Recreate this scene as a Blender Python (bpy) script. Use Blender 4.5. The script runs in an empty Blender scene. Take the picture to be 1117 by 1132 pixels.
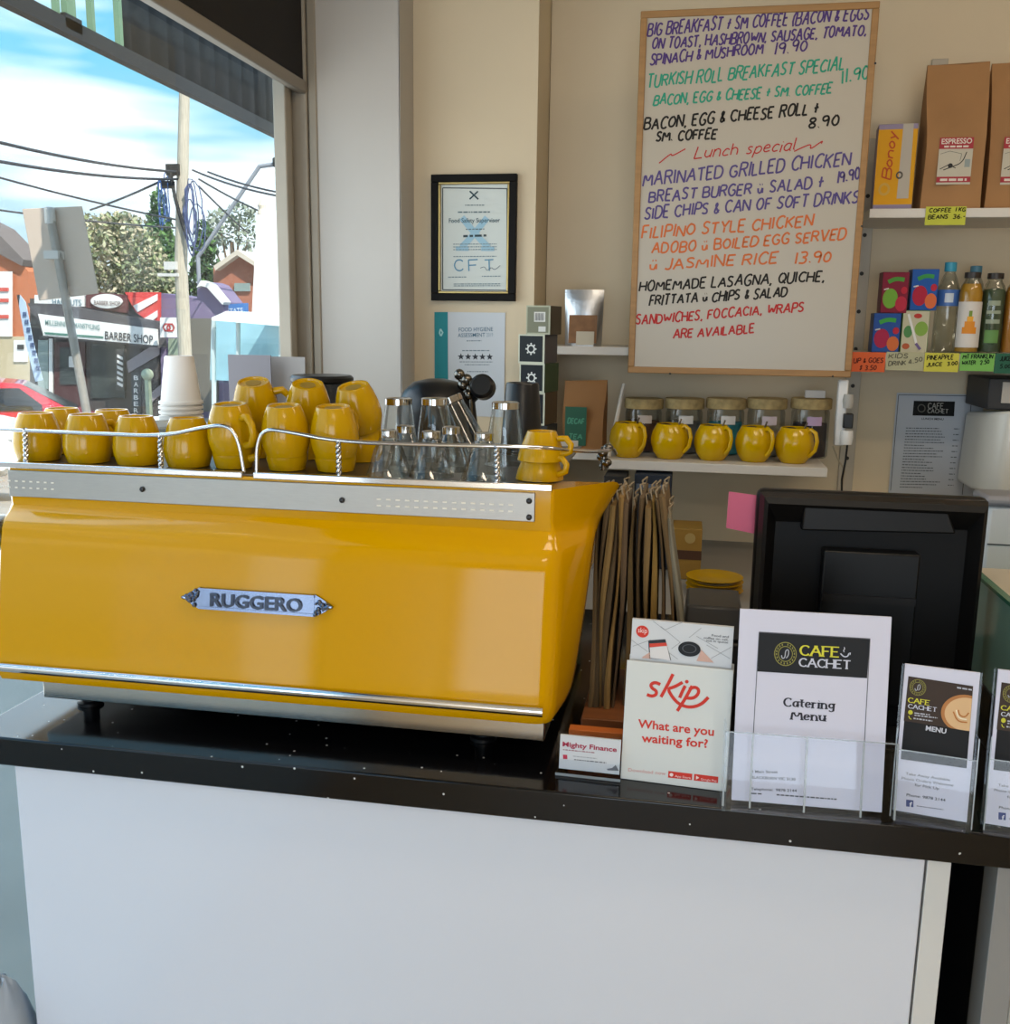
import bpy, bmesh, math, random
from math import sin, cos, pi, radians, sqrt
from mathutils import Vector, Matrix
S = bpy.context.scene
COL = S.collection
rnd = random.Random(7)

# ------------------------------------------------------------------ camera
R3 = Matrix(((0.98308846, 0.04692928, -0.17701616),
             (0.18265858, -0.18186812, 0.966209),
             (0.01314989, -0.98220244, -0.18736448)))      # camera axes (right, down, forward) in the world
EYE = Vector((0, 0, 1.61)); FPX = 1090.0
cam_d = bpy.data.cameras.new('camera'); cam = bpy.data.objects.new('camera', cam_d); COL.objects.link(cam)
cam_d.sensor_fit = 'HORIZONTAL'; cam_d.sensor_width = 36.0; cam_d.lens = FPX/1117*36.0; cam_d.clip_start = .02; cam_d.clip_end = 500
rt, dn, fw = R3.col[0], R3.col[1], R3.col[2]
cam.matrix_world = Matrix(((rt.x, -dn.x, -fw.x, 0), (rt.y, -dn.y, -fw.y, 0), (rt.z, -dn.z, -fw.z, 1.61), (0, 0, 0, 1)))
S.camera = cam
def at(px, py, Y=None, Z=None, X=None):
    "the point of the place seen at a spot of the photo, on a plane of known depth, height or side"
    r = R3 @ Vector((px-558.5, py-566.0, FPX))
    t = Y/r.y if Y is not None else ((Z-1.61)/r.z if Z is not None else X/r.x)
    return EYE + r*t

# ------------------------------------------------------------------ sky, sun, room light, exposure
def lin(c): return c/12.92 if c <= .04045 else ((c+.055)/1.055)**2.4
def hexc(h): return (lin(int(h[0:2], 16)/255), lin(int(h[2:4], 16)/255), lin(int(h[4:6], 16)/255), 1)
W = bpy.data.worlds.new('sky'); S.world = W; W.use_nodes = True
nt = W.node_tree; N = nt.nodes; L = nt.links
bg = N['Background']
tc = N.new('ShaderNodeTexCoord'); sp = N.new('ShaderNodeSeparateXYZ'); L.new(tc.outputs['Generated'], sp.inputs[0])
gr = N.new('ShaderNodeValToRGB'); L.new(sp.outputs['Z'], gr.inputs[0])
gr.color_ramp.elements[0].position = .0; gr.color_ramp.elements[0].color = (.80, .93, 1.0, 1)
gr.color_ramp.elements[1].position = .5; gr.color_ramp.elements[1].color = (.13, .50, .92, 1)
e = gr.color_ramp.elements.new(.22); e.color = (.22, .70, 1.0, 1)
mp = N.new('ShaderNodeMapping'); mp.inputs['Scale'].default_value = (1.0, 1.0, 5.5); mp.inputs['Rotation'].default_value = (0.30, -.42, 0)
L.new(tc.outputs['Generated'], mp.inputs[0])
ns = N.new('ShaderNodeTexNoise'); ns.inputs['Scale'].default_value = 1.7; ns.inputs['Detail'].default_value = 4; ns.inputs['Roughness'].default_value = .55
L.new(mp.outputs[0], ns.inputs['Vector'])
cr = N.new('ShaderNodeValToRGB'); L.new(ns.outputs['Fac'], cr.inputs[0])
cr.color_ramp.elements[0].position = .48; cr.color_ramp.elements[1].position = .66
mx = N.new('ShaderNodeMixRGB'); L.new(cr.outputs[0], mx.inputs[0]); L.new(gr.outputs[0], mx.inputs[1]); mx.inputs[2].default_value = (1.75, 1.75, 1.72, 1)
L.new(mx.outputs[0], bg.inputs['Color']); bg.inputs['Strength'].default_value = 1.05
def sun(name, d, strength, col, ang=.5):
    l = bpy.data.lights.new(name, 'SUN'); l.energy = strength; l.color = col; l.angle = radians(ang)
    o = bpy.data.objects.new(name, l); COL.objects.link(o); o.rotation_euler = Vector(d).to_track_quat('-Z', 'Y').to_euler(); o.location = (0, 0, 9)
sun('sun', (-.50, .42, -.75), 6.5, (1, .95, .86))
def area(name, loc, d, sx, sy, power, col):
    l = bpy.data.lights.new(name, 'AREA'); l.shape = 'RECTANGLE'; l.size = sx; l.size_y = sy; l.energy = power; l.color = col
    o = bpy.data.objects.new(name, l); COL.objects.link(o); o.location = loc; o.rotation_euler = Vector(d).to_track_quat('-Z', 'Y').to_euler()
    return o
area('shopfront_fill', (.15, -3.3, 1.35), (0, 1, 0), 2.3, 1.9, 55, (.74, .86, 1.0))  # area lamp standing in for daylight from the unseen shopfront
area('front_left_fill', (-2.1, -3.3, 1.2), (0.2, 1, 0), .9, 2.2, 16, (.74, .86, 1.0))  # added area lamp left of the shopfront; no door is modelled
area('side_window_daylight', (-1.32, 2.0, 1.5), (1, .25, 0), 1.2, 1.3, 10, (.90, .96, 1.0))
S.view_settings.view_transform = 'Standard'; S.view_settings.look = 'None'; S.view_settings.exposure = .22; S.view_settings.gamma = 1; S.view_settings.use_curve_mapping = False

# ------------------------------------------------------------------ materials
MATS = {}
def mat(name, h, rough=.5, metal=0, noise=0, nscale=20, spec=.5, coat=0, bump=0, emit=0, stretch=None, trans=0, ior=1.45, alpha=1):
    if name in MATS: return MATS[name]
    m = bpy.data.materials.new(name); m.use_nodes = True; t = m.node_tree; b = t.nodes['Principled BSDF']
    c = hexc(h) if isinstance(h, str) else h
    b.inputs['Base Color'].default_value = c; b.inputs['Roughness'].default_value = rough; b.inputs['Metallic'].default_value = metal
    b.inputs['Specular IOR Level'].default_value = spec; b.inputs['Coat Weight'].default_value = coat; b.inputs['Coat Roughness'].default_value = .04
    b.inputs['IOR'].default_value = ior
    if trans: b.inputs['Transmission Weight'].default_value = trans
    if emit: b.inputs['Emission Color'].default_value = c; b.inputs['Emission Strength'].default_value = emit
    if noise or bump:
        g = t.nodes.new('ShaderNodeTexCoord'); n = t.nodes.new('ShaderNodeTexNoise'); n.inputs['Scale'].default_value = nscale; n.inputs['Detail'].default_value = 4
        if stretch:
            mm = t.nodes.new('ShaderNodeMapping'); mm.inputs['Scale'].default_value = stretch; t.links.new(g.outputs['Object'], mm.inputs[0]); t.links.new(mm.outputs[0], n.inputs['Vector'])
        else: t.links.new(g.outputs['Object'], n.inputs['Vector'])
        if noise:
            r = t.nodes.new('ShaderNodeValToRGB'); t.links.new(n.outputs['Fac'], r.inputs[0])
            r.color_ramp.elements[0].position = .3; r.color_ramp.elements[1].position = .7
            r.color_ramp.elements[0].color = [x*(1-noise) for x in c[:3]]+[1]; r.color_ramp.elements[1].color = [min(1, x*(1+noise)) for x in c[:3]]+[1]
            t.links.new(r.outputs[0], b.inputs['Base Color'])
        if bump:
            bp = t.nodes.new('ShaderNodeBump'); bp.inputs['Strength'].default_value = bump; bp.inputs['Distance'].default_value = .01
            t.links.new(n.outputs['Fac'], bp.inputs['Height']); t.links.new(bp.outputs[0], b.inputs['Normal'])
    MATS[name] = m; return m
def clear(name, tint, gloss=.08, rough=.02, fr=.5):
    "thin clear sheet: lets light straight through and mirrors a little more at grazing angles"
    if name in MATS: return MATS[name]
    m = bpy.data.materials.new(name); m.use_nodes = True; t = m.node_tree; t.nodes.remove(t.nodes['Principled BSDF'])
    a = t.nodes.new('ShaderNodeBsdfTransparent'); a.inputs[0].default_value = tint
    b = t.nodes.new('ShaderNodeBsdfGlossy'); b.inputs['Roughness'].default_value = rough
    x = t.nodes.new('ShaderNodeMixShader'); lw = t.nodes.new('ShaderNodeLayerWeight'); lw.inputs[0].default_value = .25
    k = t.nodes.new('ShaderNodeMath'); k.operation = 'MULTIPLY_ADD'; k.inputs[1].default_value = fr; k.inputs[2].default_value = gloss*.4
    t.links.new(lw.outputs['Fresnel'], k.inputs[0]); t.links.new(k.outputs[0], x.inputs[0])
    t.links.new(a.outputs[0], x.inputs[1]); t.links.new(b.outputs[0], x.inputs[2]); t.links.new(x.outputs[0], t.nodes['Material Output'].inputs['Surface'])
    MATS[name] = m; return m
def flat(h): return mat('ink_'+h, h, .65, spec=.25)

# ------------------------------------------------------------------ mesh builder
class B:
    def __init__(s): s.bm = bmesh.new()
    def add(s, vs, fs, M=None):
        v = [s.bm.verts.new(M @ Vector(p) if M else p) for p in vs]
        for f in fs:
            try: s.bm.faces.new([v[i] for i in f])
            except ValueError: pass
        return s
    def box(s, x0, x1, y0, y1, z0, z1, M=None):
        return s.add([(x0, y0, z0), (x1, y0, z0), (x1, y1, z0), (x0, y1, z0), (x0, y0, z1), (x1, y0, z1), (x1, y1, z1), (x0, y1, z1)],
                     [(0, 3, 2, 1), (4, 5, 6, 7), (0, 1, 5, 4), (1, 2, 6, 5), (2, 3, 7, 6), (3, 0, 4, 7)], M)
    def lathe(s, prof, c=(0, 0, 0), seg=32, M=None):
        vs = []; fs = []; n = len(prof)
        for r, z in prof:
            for k in range(seg):
                a = 2*pi*k/seg; vs.append((c[0]+r*cos(a), c[1]+r*sin(a), c[2]+z))
        for i in range(n-1):
            for k in range(seg):
                k2 = (k+1) % seg; fs.append((i*seg+k, i*seg+k2, (i+1)*seg+k2, (i+1)*seg+k))
        if prof[0][0] > 1e-6: fs.append(tuple(range(seg-1, -1, -1)))
        if prof[-1][0] > 1e-6: fs.append(tuple((n-1)*seg+k for k in range(seg)))
        s.add(vs, fs, M); return s
    def loft(s, rings, cap=True, closed=True, M=None):
        vs = [p for r in rings for p in r]; n = len(rings[0]); fs = []
        for i in range(len(rings)-1):
            for k in range(n if closed else n-1):
                k2 = (k+1) % n; fs.append((i*n+k, i*n+k2, (i+1)*n+k2, (i+1)*n+k))
        if cap: fs.append(tuple(range(n-1, -1, -1))); fs.append(tuple((len(rings)-1)*n+k for k in range(n)))
        return s.add(vs, fs, M)
    def tube(s, pts, r, seg=8, M=None, cap=True):
        pts = [Vector(p) for p in pts]; rings = []; up = Vector((0, 0, 1))
        t0 = (pts[1]-pts[0]).normalized(); nrm = t0.cross(up) if abs(t0.dot(up)) < .95 else t0.cross(Vector((1, 0, 0))); nrm.normalize()
        for i, p in enumerate(pts):
            t = ((pts[min(i+1, len(pts)-1)]-p).normalized()+(p-pts[max(i-1, 0)]).normalized())
            t = t.normalized() if t.length > 1e-9 else t0
            nrm = (nrm-t*nrm.dot(t)).normalized(); bi = t.cross(nrm); rr = r[i] if isinstance(r, (list, tuple)) else r
            rings.append([p+(nrm*cos(2*pi*k/seg)+bi*sin(2*pi*k/seg))*rr for k in range(seg)])
        return s.loft(rings, cap, True, M)
    def prism(s, pts, y0, y1, M=None):
        "outline in x,z carried from y0 to y1"
        n = len(pts); ar = sum(pts[i][0]*pts[(i+1) % n][1]-pts[(i+1) % n][0]*pts[i][1] for i in range(n))
        if ar < 0: pts = pts[::-1]
        vs = [(x, y0, z) for x, z in pts]+[(x, y1, z) for x, z in pts]
        fs = [tuple(range(n)), tuple(range(2*n-1, n-1, -1))]+[(i, n+i, n+(i+1) % n, (i+1) % n) for i in range(n)]
        return s.add(vs, fs, M)
    def poly(s, pts, y, M=None):
        n = len(pts); ar = sum(pts[i][0]*pts[(i+1) % n][1]-pts[(i+1) % n][0]*pts[i][1] for i in range(n))
        if ar < 0: pts = pts[::-1]
        return s.add([(x, y, z) for x, z in pts], [tuple(range(n))], M)
    def ball(s, c, r, sc=(1, 1, 1), seg=16, M=None):
        n = seg//2; pr = [(r*sin(pi*i/n), -r*cos(pi*i/n)) for i in range(n+1)]; pr[0] = (0, -r); pr[-1] = (0, r)
        T = Matrix.Translation(Vector(c)) @ Matrix.Diagonal((sc[0], sc[1], sc[2], 1))
        return s.lathe(pr, (0, 0, 0), seg, (M @ T) if M else T)
    def ribbon(s, pts, w, y, thin=None, serif=False, taper=False):
        "a pen stroke in x,z; with thin, the width follows the direction like a serif face"
        pts = [Vector(p) for p in pts]
        for i in range(1, len(pts)-1):                      # a sharp corner: two strokes, the second just above the first
            d1 = pts[i]-pts[i-1]; d2 = pts[i+1]-pts[i]
            if d1.length > 1e-9 and d2.length > 1e-9 and d1.normalized().dot(d2.normalized()) < .25:
                s.ribbon(pts[:i+1], w, y, thin, serif); return s.ribbon(pts[i:], w, y-.00004, thin, serif)
        n = len(pts); lft = []; rgt = []
        for i in range(n):
            d = (pts[min(i+1, n-1)]-pts[max(i-1, 0)])
            if d.length < 1e-9: d = Vector((1, 0))
            d.normalize(); ww = w if thin is None else thin+(w-thin)*abs(d.y)**1.5
            if taper and (i == 0 or i == n-1): ww *= .45
            nn = Vector((-d.y, d.x))*ww/2; lft.append(pts[i]+nn); rgt.append(pts[i]-nn)
        vs = [(p.x, y, p.y) for p in lft+rgt]
        s.add(vs, [(i, n+i, n+i+1, i+1) for i in range(n-1)])
        if serif:
            for a, b in ((0, 1), (n-1, n-2)):
                d = (pts[b]-pts[a])
                if abs(d.y) > abs(d.x)*1.2: s.poly([(pts[a].x-w*.8, pts[a].y-thin*.45), (pts[a].x+w*.8, pts[a].y-thin*.45), (pts[a].x+w*.8, pts[a].y+thin*.45), (pts[a].x-w*.8, pts[a].y+thin*.45)], y)
        return s
    def done(s, name, m, parent=None, smooth=0, bevel=0, seg=2, solid=0, loc=None, rot=None):
        bmesh.ops.recalc_face_normals(s.bm, faces=s.bm.faces) if bevel or smooth else None
        me = bpy.data.meshes.new(name); s.bm.to_mesh(me); s.bm.free()
        for mm in (m if isinstance(m, (list, tuple)) else [m]): me.materials.append(mm)
        o = bpy.data.objects.new(name, me); COL.objects.link(o)
        if parent: o.parent = parent
        if smooth:
            me.polygons.foreach_set('use_smooth', [True]*len(me.polygons)); me.set_sharp_from_angle(angle=radians(smooth))
        if bevel:
            b = o.modifiers.new('bevel', 'BEVEL'); b.width = bevel; b.segments = seg; b.limit_method = 'ANGLE'; b.angle_limit = radians(40)
            me.polygons.foreach_set('use_smooth', [True]*len(me.polygons)); b.harden_normals = False; me.set_sharp_from_angle(angle=radians(60)) if not smooth else None
        if solid:
            k = o.modifiers.new('thickness', 'SOLIDIFY'); k.thickness = solid; k.offset = 0
        if loc: o.location = loc
        if rot: o.rotation_euler = rot
        return o
def tag(o, label, cat, group=None, kind=None):
    o['label'] = label; o['category'] = cat
    if group: o['group'] = group
    if kind: o['kind'] = kind
    return o
def thing(name, label, cat, loc=(0, 0, 0), rot=(0, 0, 0), group=None):
    o = bpy.data.objects.new(name, None); COL.objects.link(o); o.location = loc; o.rotation_euler = rot; o.empty_display_size = .02
    return tag(o, label, cat, group)
def struct(name, b, m, **k):
    o = b.done(name, m, **k); o['kind'] = 'structure'; o['label'] = name.replace('_', ' '); return o
def dup(root, loc, label, rot=None):
    r = root.copy(); COL.objects.link(r); r.location = loc; r['label'] = label
    if rot is not None: r.rotation_euler = rot
    for ch in list(root.children):
        c = ch.copy(); COL.objects.link(c); c.parent = r
        for g in list(ch.children):
            d = g.copy(); COL.objects.link(d); d.parent = c
    return r

# ------------------------------------------------------------------ lettering
def font_mesh(s, bold=0, shear=0):
    cu = bpy.data.curves.new('t', 'FONT'); cu.body = s; cu.size = 1; cu.offset = bold; cu.shear = shear; cu.resolution_u = 3
    o = bpy.data.objects.new('t', cu); COL.objects.link(o); dg = bpy.context.evaluated_depsgraph_get(); dg.update()
    me = bpy.data.meshes.new_from_object(o.evaluated_get(dg)); vs = [tuple(v.co) for v in me.vertices]; fs = [tuple(p.vertices) for p in me.polygons]
    bpy.data.objects.remove(o); bpy.data.curves.remove(cu); bpy.data.meshes.remove(me)
    return vs, fs
G = {}
def _g(ch, w, s): G[ch] = (w, [[tuple(float(q) for q in p.split(',')) for p in st.split()] for st in s.split(';')])
for ch, w, s in (
 ('A', .7, '0,0 .35,1 .7,0;.13,.38 .57,.38'), ('B', .6, '0,0 0,1;0,1 .38,1 .54,.9 .54,.63 .4,.53 0,.53;.4,.53 .6,.4 .6,.12 .44,0 0,0'),
 ('C', .6, '.6,.82 .5,.97 .3,1 .12,.88 .02,.6 .02,.4 .12,.12 .3,0 .5,.03 .6,.18'), ('D', .62, '0,0 0,1;0,1 .32,1 .52,.88 .62,.6 .62,.4 .52,.12 .32,0 0,0'),
 ('E', .5, '0,0 0,1;0,1 .5,1;0,0 .5,0;0,.52 .4,.52'), ('F', .48, '0,0 0,1;0,1 .5,1;0,.52 .4,.52'),
 ('G', .64, '.6,.82 .5,.97 .3,1 .12,.88 .02,.6 .02,.4 .12,.12 .3,0 .5,.03 .62,.18 .62,.45 .36,.45'), ('H', .62, '0,0 0,1;.62,0 .62,1;0,.52 .62,.52'),
 ('I', .08, '.04,0 .04,1'), ('J', .4, '.4,1 .4,.2 .3,0 .1,0 0,.15'), ('K', .58, '0,0 0,1;.56,1 0,.42;.16,.55 .58,0'), ('L', .46, '0,1 0,0;0,0 .46,0'),
 ('M', .8, '0,0 .08,1 .4,.25 .72,1 .8,0'), ('N', .62, '0,0 0,1 .62,0 .62,1'), ('O', .66, '.33,1 .12,.88 .02,.6 .02,.4 .12,.12 .33,0 .54,.12 .64,.4 .64,.6 .54,.88 .33,1'),
 ('P', .54, '0,0 0,1;0,1 .4,1 .54,.88 .54,.6 .4,.48 0,.48'), ('Q', .66, '.33,1 .12,.88 .02,.6 .02,.4 .12,.12 .33,0 .54,.12 .64,.4 .64,.6 .54,.88 .33,1;.4,.25 .7,-.08'),
 ('R', .58, '0,0 0,1;0,1 .4,1 .54,.9 .54,.65 .4,.53 0,.53;.28,.53 .6,0'), ('S', .52, '.5,.85 .38,.98 .16,.98 .03,.82 .08,.62 .42,.42 .5,.22 .38,.03 .14,.02 0,.16'),
 ('T', .6, '.3,0 .3,1;0,1 .6,1'), ('U', .6, '0,1 0,.25 .12,.03 .3,0 .48,.03 .6,.25 .6,1'), ('V', .64, '0,1 .32,0 .64,1'), ('W', .86, '0,1 .2,0 .43,.8 .66,0 .86,1'),
 ('X', .6, '0,0 .6,1;0,1 .6,0'), ('Y', .6, '0,1 .3,.48 .6,1;.3,.48 .3,0'), ('Z', .55, '0,1 .55,1 0,0 .55,0'),
 ('0', .5, '.25,1 .05,.8 0,.5 .05,.2 .25,0 .45,.2 .5,.5 .45,.8 .25,1'), ('1', .14, '.1,0 .1,1'), ('2', .5, '0,.8 .1,.97 .35,1 .5,.8 .4,.5 0,0 .5,0'),
 ('3', .5, '0,.95 .35,1 .48,.8 .4,.58 .18,.54;.18,.54 .42,.46 .5,.22 .36,0 0,.06'), ('4', .5, '.4,0 .4,1 0,.3 .5,.3'), ('5', .5, '.48,1 .08,1 .04,.58 .3,.62 .5,.4 .42,.08 .2,0 0,.08'),
 ('6', .5, '.42,1 .12,.7 0,.3 .15,0 .4,.02 .5,.25 .38,.48 .1,.42'), ('7', .5, '0,1 .5,1 .15,0'), ('8', .5, '.25,.54 .05,.72 .1,.95 .25,1 .42,.95 .46,.72 .25,.54 .02,.3 .1,.04 .25,0 .42,.04 .5,.3 .25,.54'),
 ('9', .5, '.48,.72 .36,.52 .1,.52 0,.75 .1,.97 .34,1 .48,.8 .48,.6 .4,0'), ('.', .12, '.03,.02 .09,.1'), (',', .14, '.1,.1 .02,-.14'), ('+', .4, '.22,.95 .16,.1;0,.52 .4,.58'),
 ('&', .46, '.46,.05 .1,.62 .18,.9 .34,.8 .08,.3 .1,.05 .3,.05 .46,.35'), ('(', .2, '.2,1.1 .04,.75 .02,.3 .16,-.1'), ('-', .3, '0,.45 .3,.45'), ('$', .5, '.48,.85 .2,.95 .04,.75 .45,.35 .3,.08 0,.15;.26,1.1 .22,-.1'),
 ('~', .5, '0,.5 .08,.06 .3,.02 .42,.5;.42,.5 .46,.04;.1,.85 .16,.85;.3,.85 .36,.85'),
 ('a', .44, '.4,.55 .22,.66 .05,.5 .03,.2 .14,.02 .3,.06 .4,.25;.4,.64 .4,.1 .48,0'), ('c', .4, '.38,.52 .22,.66 .06,.5 .03,.2 .15,.01 .38,.1'), ('e', .42, '.03,.34 .4,.36 .34,.6 .2,.66 .05,.5 .03,.2 .16,.01 .4,.12'),
 ('g', .46, '.4,.5 .22,.66 .05,.5 .05,.25 .2,.1 .38,.25;.42,.64 .4,-.2 .22,-.32 .03,-.2'), ('h', .46, '.03,1 .03,0;.03,.45 .2,.65 .38,.55 .42,.3 .42,0'), ('i', .12, '.06,.64 .06,0;.05,.86 .08,.9'),
 ('l', .14, '.06,1 .06,.1 .14,0'), ('n', .46, '.04,.64 .04,0;.04,.45 .2,.65 .38,.55 .42,.3 .42,0'), ('o', .46, '.22,.66 .06,.5 .03,.2 .2,.01 .38,.15 .41,.45 .22,.66'), ('y', .46, '.04,.64 .2,.05;.42,.64 .2,.0 .08,-.3'), ('p', .46, '.06,.64 .02,-.35;.06,.5 .24,.66 .42,.5 .4,.15 .22,0 .06,.12'), ('r', .34, '.04,.64 .04,0;.04,.42 .16,.62 .34,.6'),
 ('s', .36, '.34,.56 .2,.66 .06,.54 .12,.38 .3,.28 .32,.1 .18,0 .02,.08'), ('t', .3, '.14,.88 .14,.12 .28,.02;-.12,.62 .36,.62'), ('u', .46, '.04,.64 .04,.2 .16,.01 .34,.1 .42,.25;.42,.64 .42,0')):
    _g(ch, w, s)
def hand(b, text, p0, p1, h, w, y, jit=.05, slant=.12, gap=.2, thin=None, serif=False, seed=1):
    "pen lettering fitted between two baseline points in x,z"
    r = random.Random(seed*31+len(text)); x = 0; items = []
    for ch in text:
        if ch == ' ': x += .42; continue
        gw, st = G[ch]; items.append((x, st)); x += gw+gap
    T = max(x-gap, .1); d = Vector(p1)-Vector(p0); ln = d.length; u = d/ln; v = Vector((-u.y, u.x)); sx = ln/T
    q_ = 0
    for gx, st in items:
        dy = r.uniform(-jit, jit); sc = 1+r.uniform(-jit, jit)*1.6; sl = slant+r.uniform(-jit, jit)
        for line in st:
            pts = []
            for (a, c) in line:
                a2 = a+r.uniform(-jit, jit)*.35; c2 = (c+r.uniform(-jit, jit)*.5)*sc+dy
                pts.append(Vector(p0)+u*((gx+a2)*sx+c2*h*sl)+v*(c2*h))
            if len(pts) > 4:                                   # round the curves
                q = [pts[0]]
                for i in range(len(pts)-1):
                    a, c = pts[i], pts[i+1]; q += [a*.75+c*.25, a*.25+c*.75]
                pts = q+[pts[-1]]
            q_ += 1; b.ribbon(pts, w, y-.00006*(q_ % 3), thin, serif)
class Art:
    "print on a sheet: spots of a picture quad (TL, TR, BR, BL) map onto a W x H sheet standing in x,z"
    def __init__(s, root, Wd, H, quad, y=0): s.root = root; s.W = Wd; s.H = H; s.q = [Vector(p) for p in quad]; s.y = y; s.b = {}; s.c = 0; s.k = Wd/((s.q[1]-s.q[0]).length)
    def p(s, u, v):
        a, b, c, d = s.q; P = Vector((u, v)); x = y = .5
        for _ in range(8):
            f = a*(1-x)*(1-y)+b*x*(1-y)+c*x*y+d*(1-x)*y-P
            fx = (b-a)*(1-y)+(c-d)*y; fy = (d-a)*(1-x)+(c-b)*x; de = fx.x*fy.y-fx.y*fy.x
            x -= (f.x*fy.y-f.y*fy.x)/de; y -= (fx.x*f.y-fx.y*f.x)/de
        return ((x-.5)*s.W, (1-y)*s.H)
    def bb(s, name, col): return s.b.setdefault((name, col), B())
    def yy(s, lay): return s.y-.00045*(lay+1)
    def poly(s, name, col, pts, lay=0): s.bb(name, col).poly([s.p(*q) for q in pts], s.yy(lay)); return s
    def rect(s, name, col, u0, v0, u1, v1, lay=0): return s.poly(name, col, [(u0, v0), (u1, v0), (u1, v1), (u0, v1)], lay)
    def disc(s, name, col, u, v, r, lay=0, ry=None, inner=0, a0=0, a1=360):
        ry = ry or r; n = 28; o = []; i_ = []
        for k in range(n+1):
            a = radians(a0+(a1-a0)*k/n); o.append(s.p(u+r*cos(a), v+ry*sin(a))); i_.append(s.p(u+r*inner*cos(a), v+ry*inner*sin(a)))
        b = s.bb(name, col); y = s.yy(lay)
        if inner:
            for k in range(n): b.poly([o[k], o[k+1], i_[k+1], i_[k]], y)
        else: b.poly(o[:-1] if abs(a1-a0) >= 359 else o, y)
        return s
    def line(s, name, col, pts, w, lay=0, curve=False):
        q = [Vector(s.p(*a)) for a in pts]
        if curve and len(q) > 2:
            for _ in range(2):
                z = [q[0]]
                for i in range(len(q)-1): z += [q[i]*.75+q[i+1]*.25, q[i]*.25+q[i+1]*.75]
                q = z+[q[-1]]
        s.c += 1; s.bb(name, col).ribbon(q, w*s.k, s.yy(lay)-.00005*(s.c % 5))
        return s
    def hand(s, name, col, text, a, b, h, w=2, lay=0, **k): hand(s.bb(name, col), text, s.p(*a), s.p(*b), h*s.k, w*s.k, s.yy(lay), **k); return s
    def font(s, name, col, text, a, b, h, lay=0, bold=0, shear=0):
        vs, fs = font_mesh(text, bold, shear)
        if not vs: return s
        x0 = min(v[0] for v in vs); x1 = max(v[0] for v in vs); A = Vector(s.p(*a)); D = Vector(s.p(*b))-A; u = D/D.length; v2 = Vector((-u.y, u.x)); sx = D.length/(x1-x0); sz = h*s.k/.73
        s.bb(name, col).add([(A.x+u.x*(v[0]-x0)*sx+v2.x*v[1]*sz, s.yy(lay), A.y+u.y*(v[0]-x0)*sx+v2.y*v[1]*sz) for v in vs], fs); return s
    def dash(s, name, col, a, b, h, seed=1, lay=0, dens=.86):
        r = random.Random(seed); t = 0; A = Vector(a); D = Vector(b)-A; n = max(2, int(D.length/(h*2.2)))
        while t < 1:
            w = r.uniform(.4, 1.6)/n; e2 = min(1, t+w)
            p = A+D*t; q = A+D*e2; s.poly(name, col, [(p.x, p.y-h), (q.x, q.y-h), (q.x, q.y), (p.x, p.y)], lay); t = e2+.3/n
        return s
    def build(s, mk=flat):
        for (n, c), b in s.b.items(): b.done(n, mk(c), s.root)
# ================================================================== the room
M_wall = mat('painted_wall', 'd3c3a6', .6, noise=.03, nscale=3, bump=.05)
M_pier = mat('painted_pier', 'b8b3ac', .6, noise=.03, nscale=3)
M_frame = mat('window_frame_paint', '9c9384', .45, noise=.06, nscale=8)
M_dark = mat('black_plastic', '0c0c0e', .35)
M_white = mat('white_laminate', 'd9d8d6', .25)
M_chrome = mat('chrome', 'd8d8da', .12, 1)
M_steel = mat('brushed_steel', 'a9a6a1', .45, 1, noise=.06, nscale=60, stretch=(1, 40, 40))
M_floor = mat('floor_boards', 'b9a27c', .4, noise=.12, nscale=6, stretch=(1, 12, 1))
WX = -1.148; YP, YM, YB = 2.78, 2.92, 3.15
struct('floor', B().box(-1.2, 4.2, -3.6, 3.3, -.1, 0), M_floor)
struct('ceiling', B().box(-1.25, 4.2, -3.6, 3.35, 3.0, 3.1), mat('ceiling_paint', 'd8d2c6', .8))
struct('wall_back', B().box(-.455, 4.1, YB, YB+.15, 0, 3.0), M_wall)
struct('wall_back_middle', B().box(-.82, -.457, YM, YB+.15, 0, 3.0), M_wall)
struct('wall_back_corner', B().box(-1.06, -.82, YP, YB+.15, 0, 3.0), M_pier)
struct('wall_right', B().box(4.1, 4.25, -3.6, 3.3, 0, 3.0), M_wall)
struct('wall_left', B().box(WX-.06, WX+.02, -3.6, 2.9, -.15, .10).box(WX-.06, WX+.02, -3.6, 2.9, 2.62, 3.05).box(WX-.06, WX+.02, -3.6, -.62, .10, 2.62), M_wall)
struct('wall_front', B().box(1.4, 4.1, -3.6, -3.5, 0, 3.0).box(-1.2, 1.4, -3.6, -3.5, 2.5, 3.0).box(-1.5, -1.0, -3.6, -3.5, 0, 2.5), M_wall)
# window frame: stepped jamb against the corner, post far left, sill
struct('trim_1', B().box(WX-.002, WX+.035, YP-.10, YP-.062, .1, 2.62).box(WX-.002, WX+.022, YP-.058, YP-.02, .1, 2.62).box(WX-.03, WX+.062, YP-.016, YP+.05, 0, 3.0).box(WX+.064, -1.06, YP-.008, YP+.05, 0, 3.0), M_frame, bevel=.004)
struct('trim_2', B().box(WX-.06, WX+.025, -.62, 2.70, .08, .14).box(WX-.04, WX+.03, -.62, -.55, .14, 2.62), M_frame, bevel=.004)
struct('window_1', B().box(WX-.004, WX+.002, -.55, YP-.09, .14, 2.62), clear('window_glass', (.98, .99, .99, 1), .03, fr=.13))
t = thing('roller_blind', 'dark roller blind half lowered over the side window', 'blind', (WX+.05, 1.2, 2.245))
B().box(-.004, .004, -1.7, 1.63, .02, .42).done('blind_cloth', mat('blind_cloth', '1d1a19', .8, noise=.1, nscale=200), t)
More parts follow.
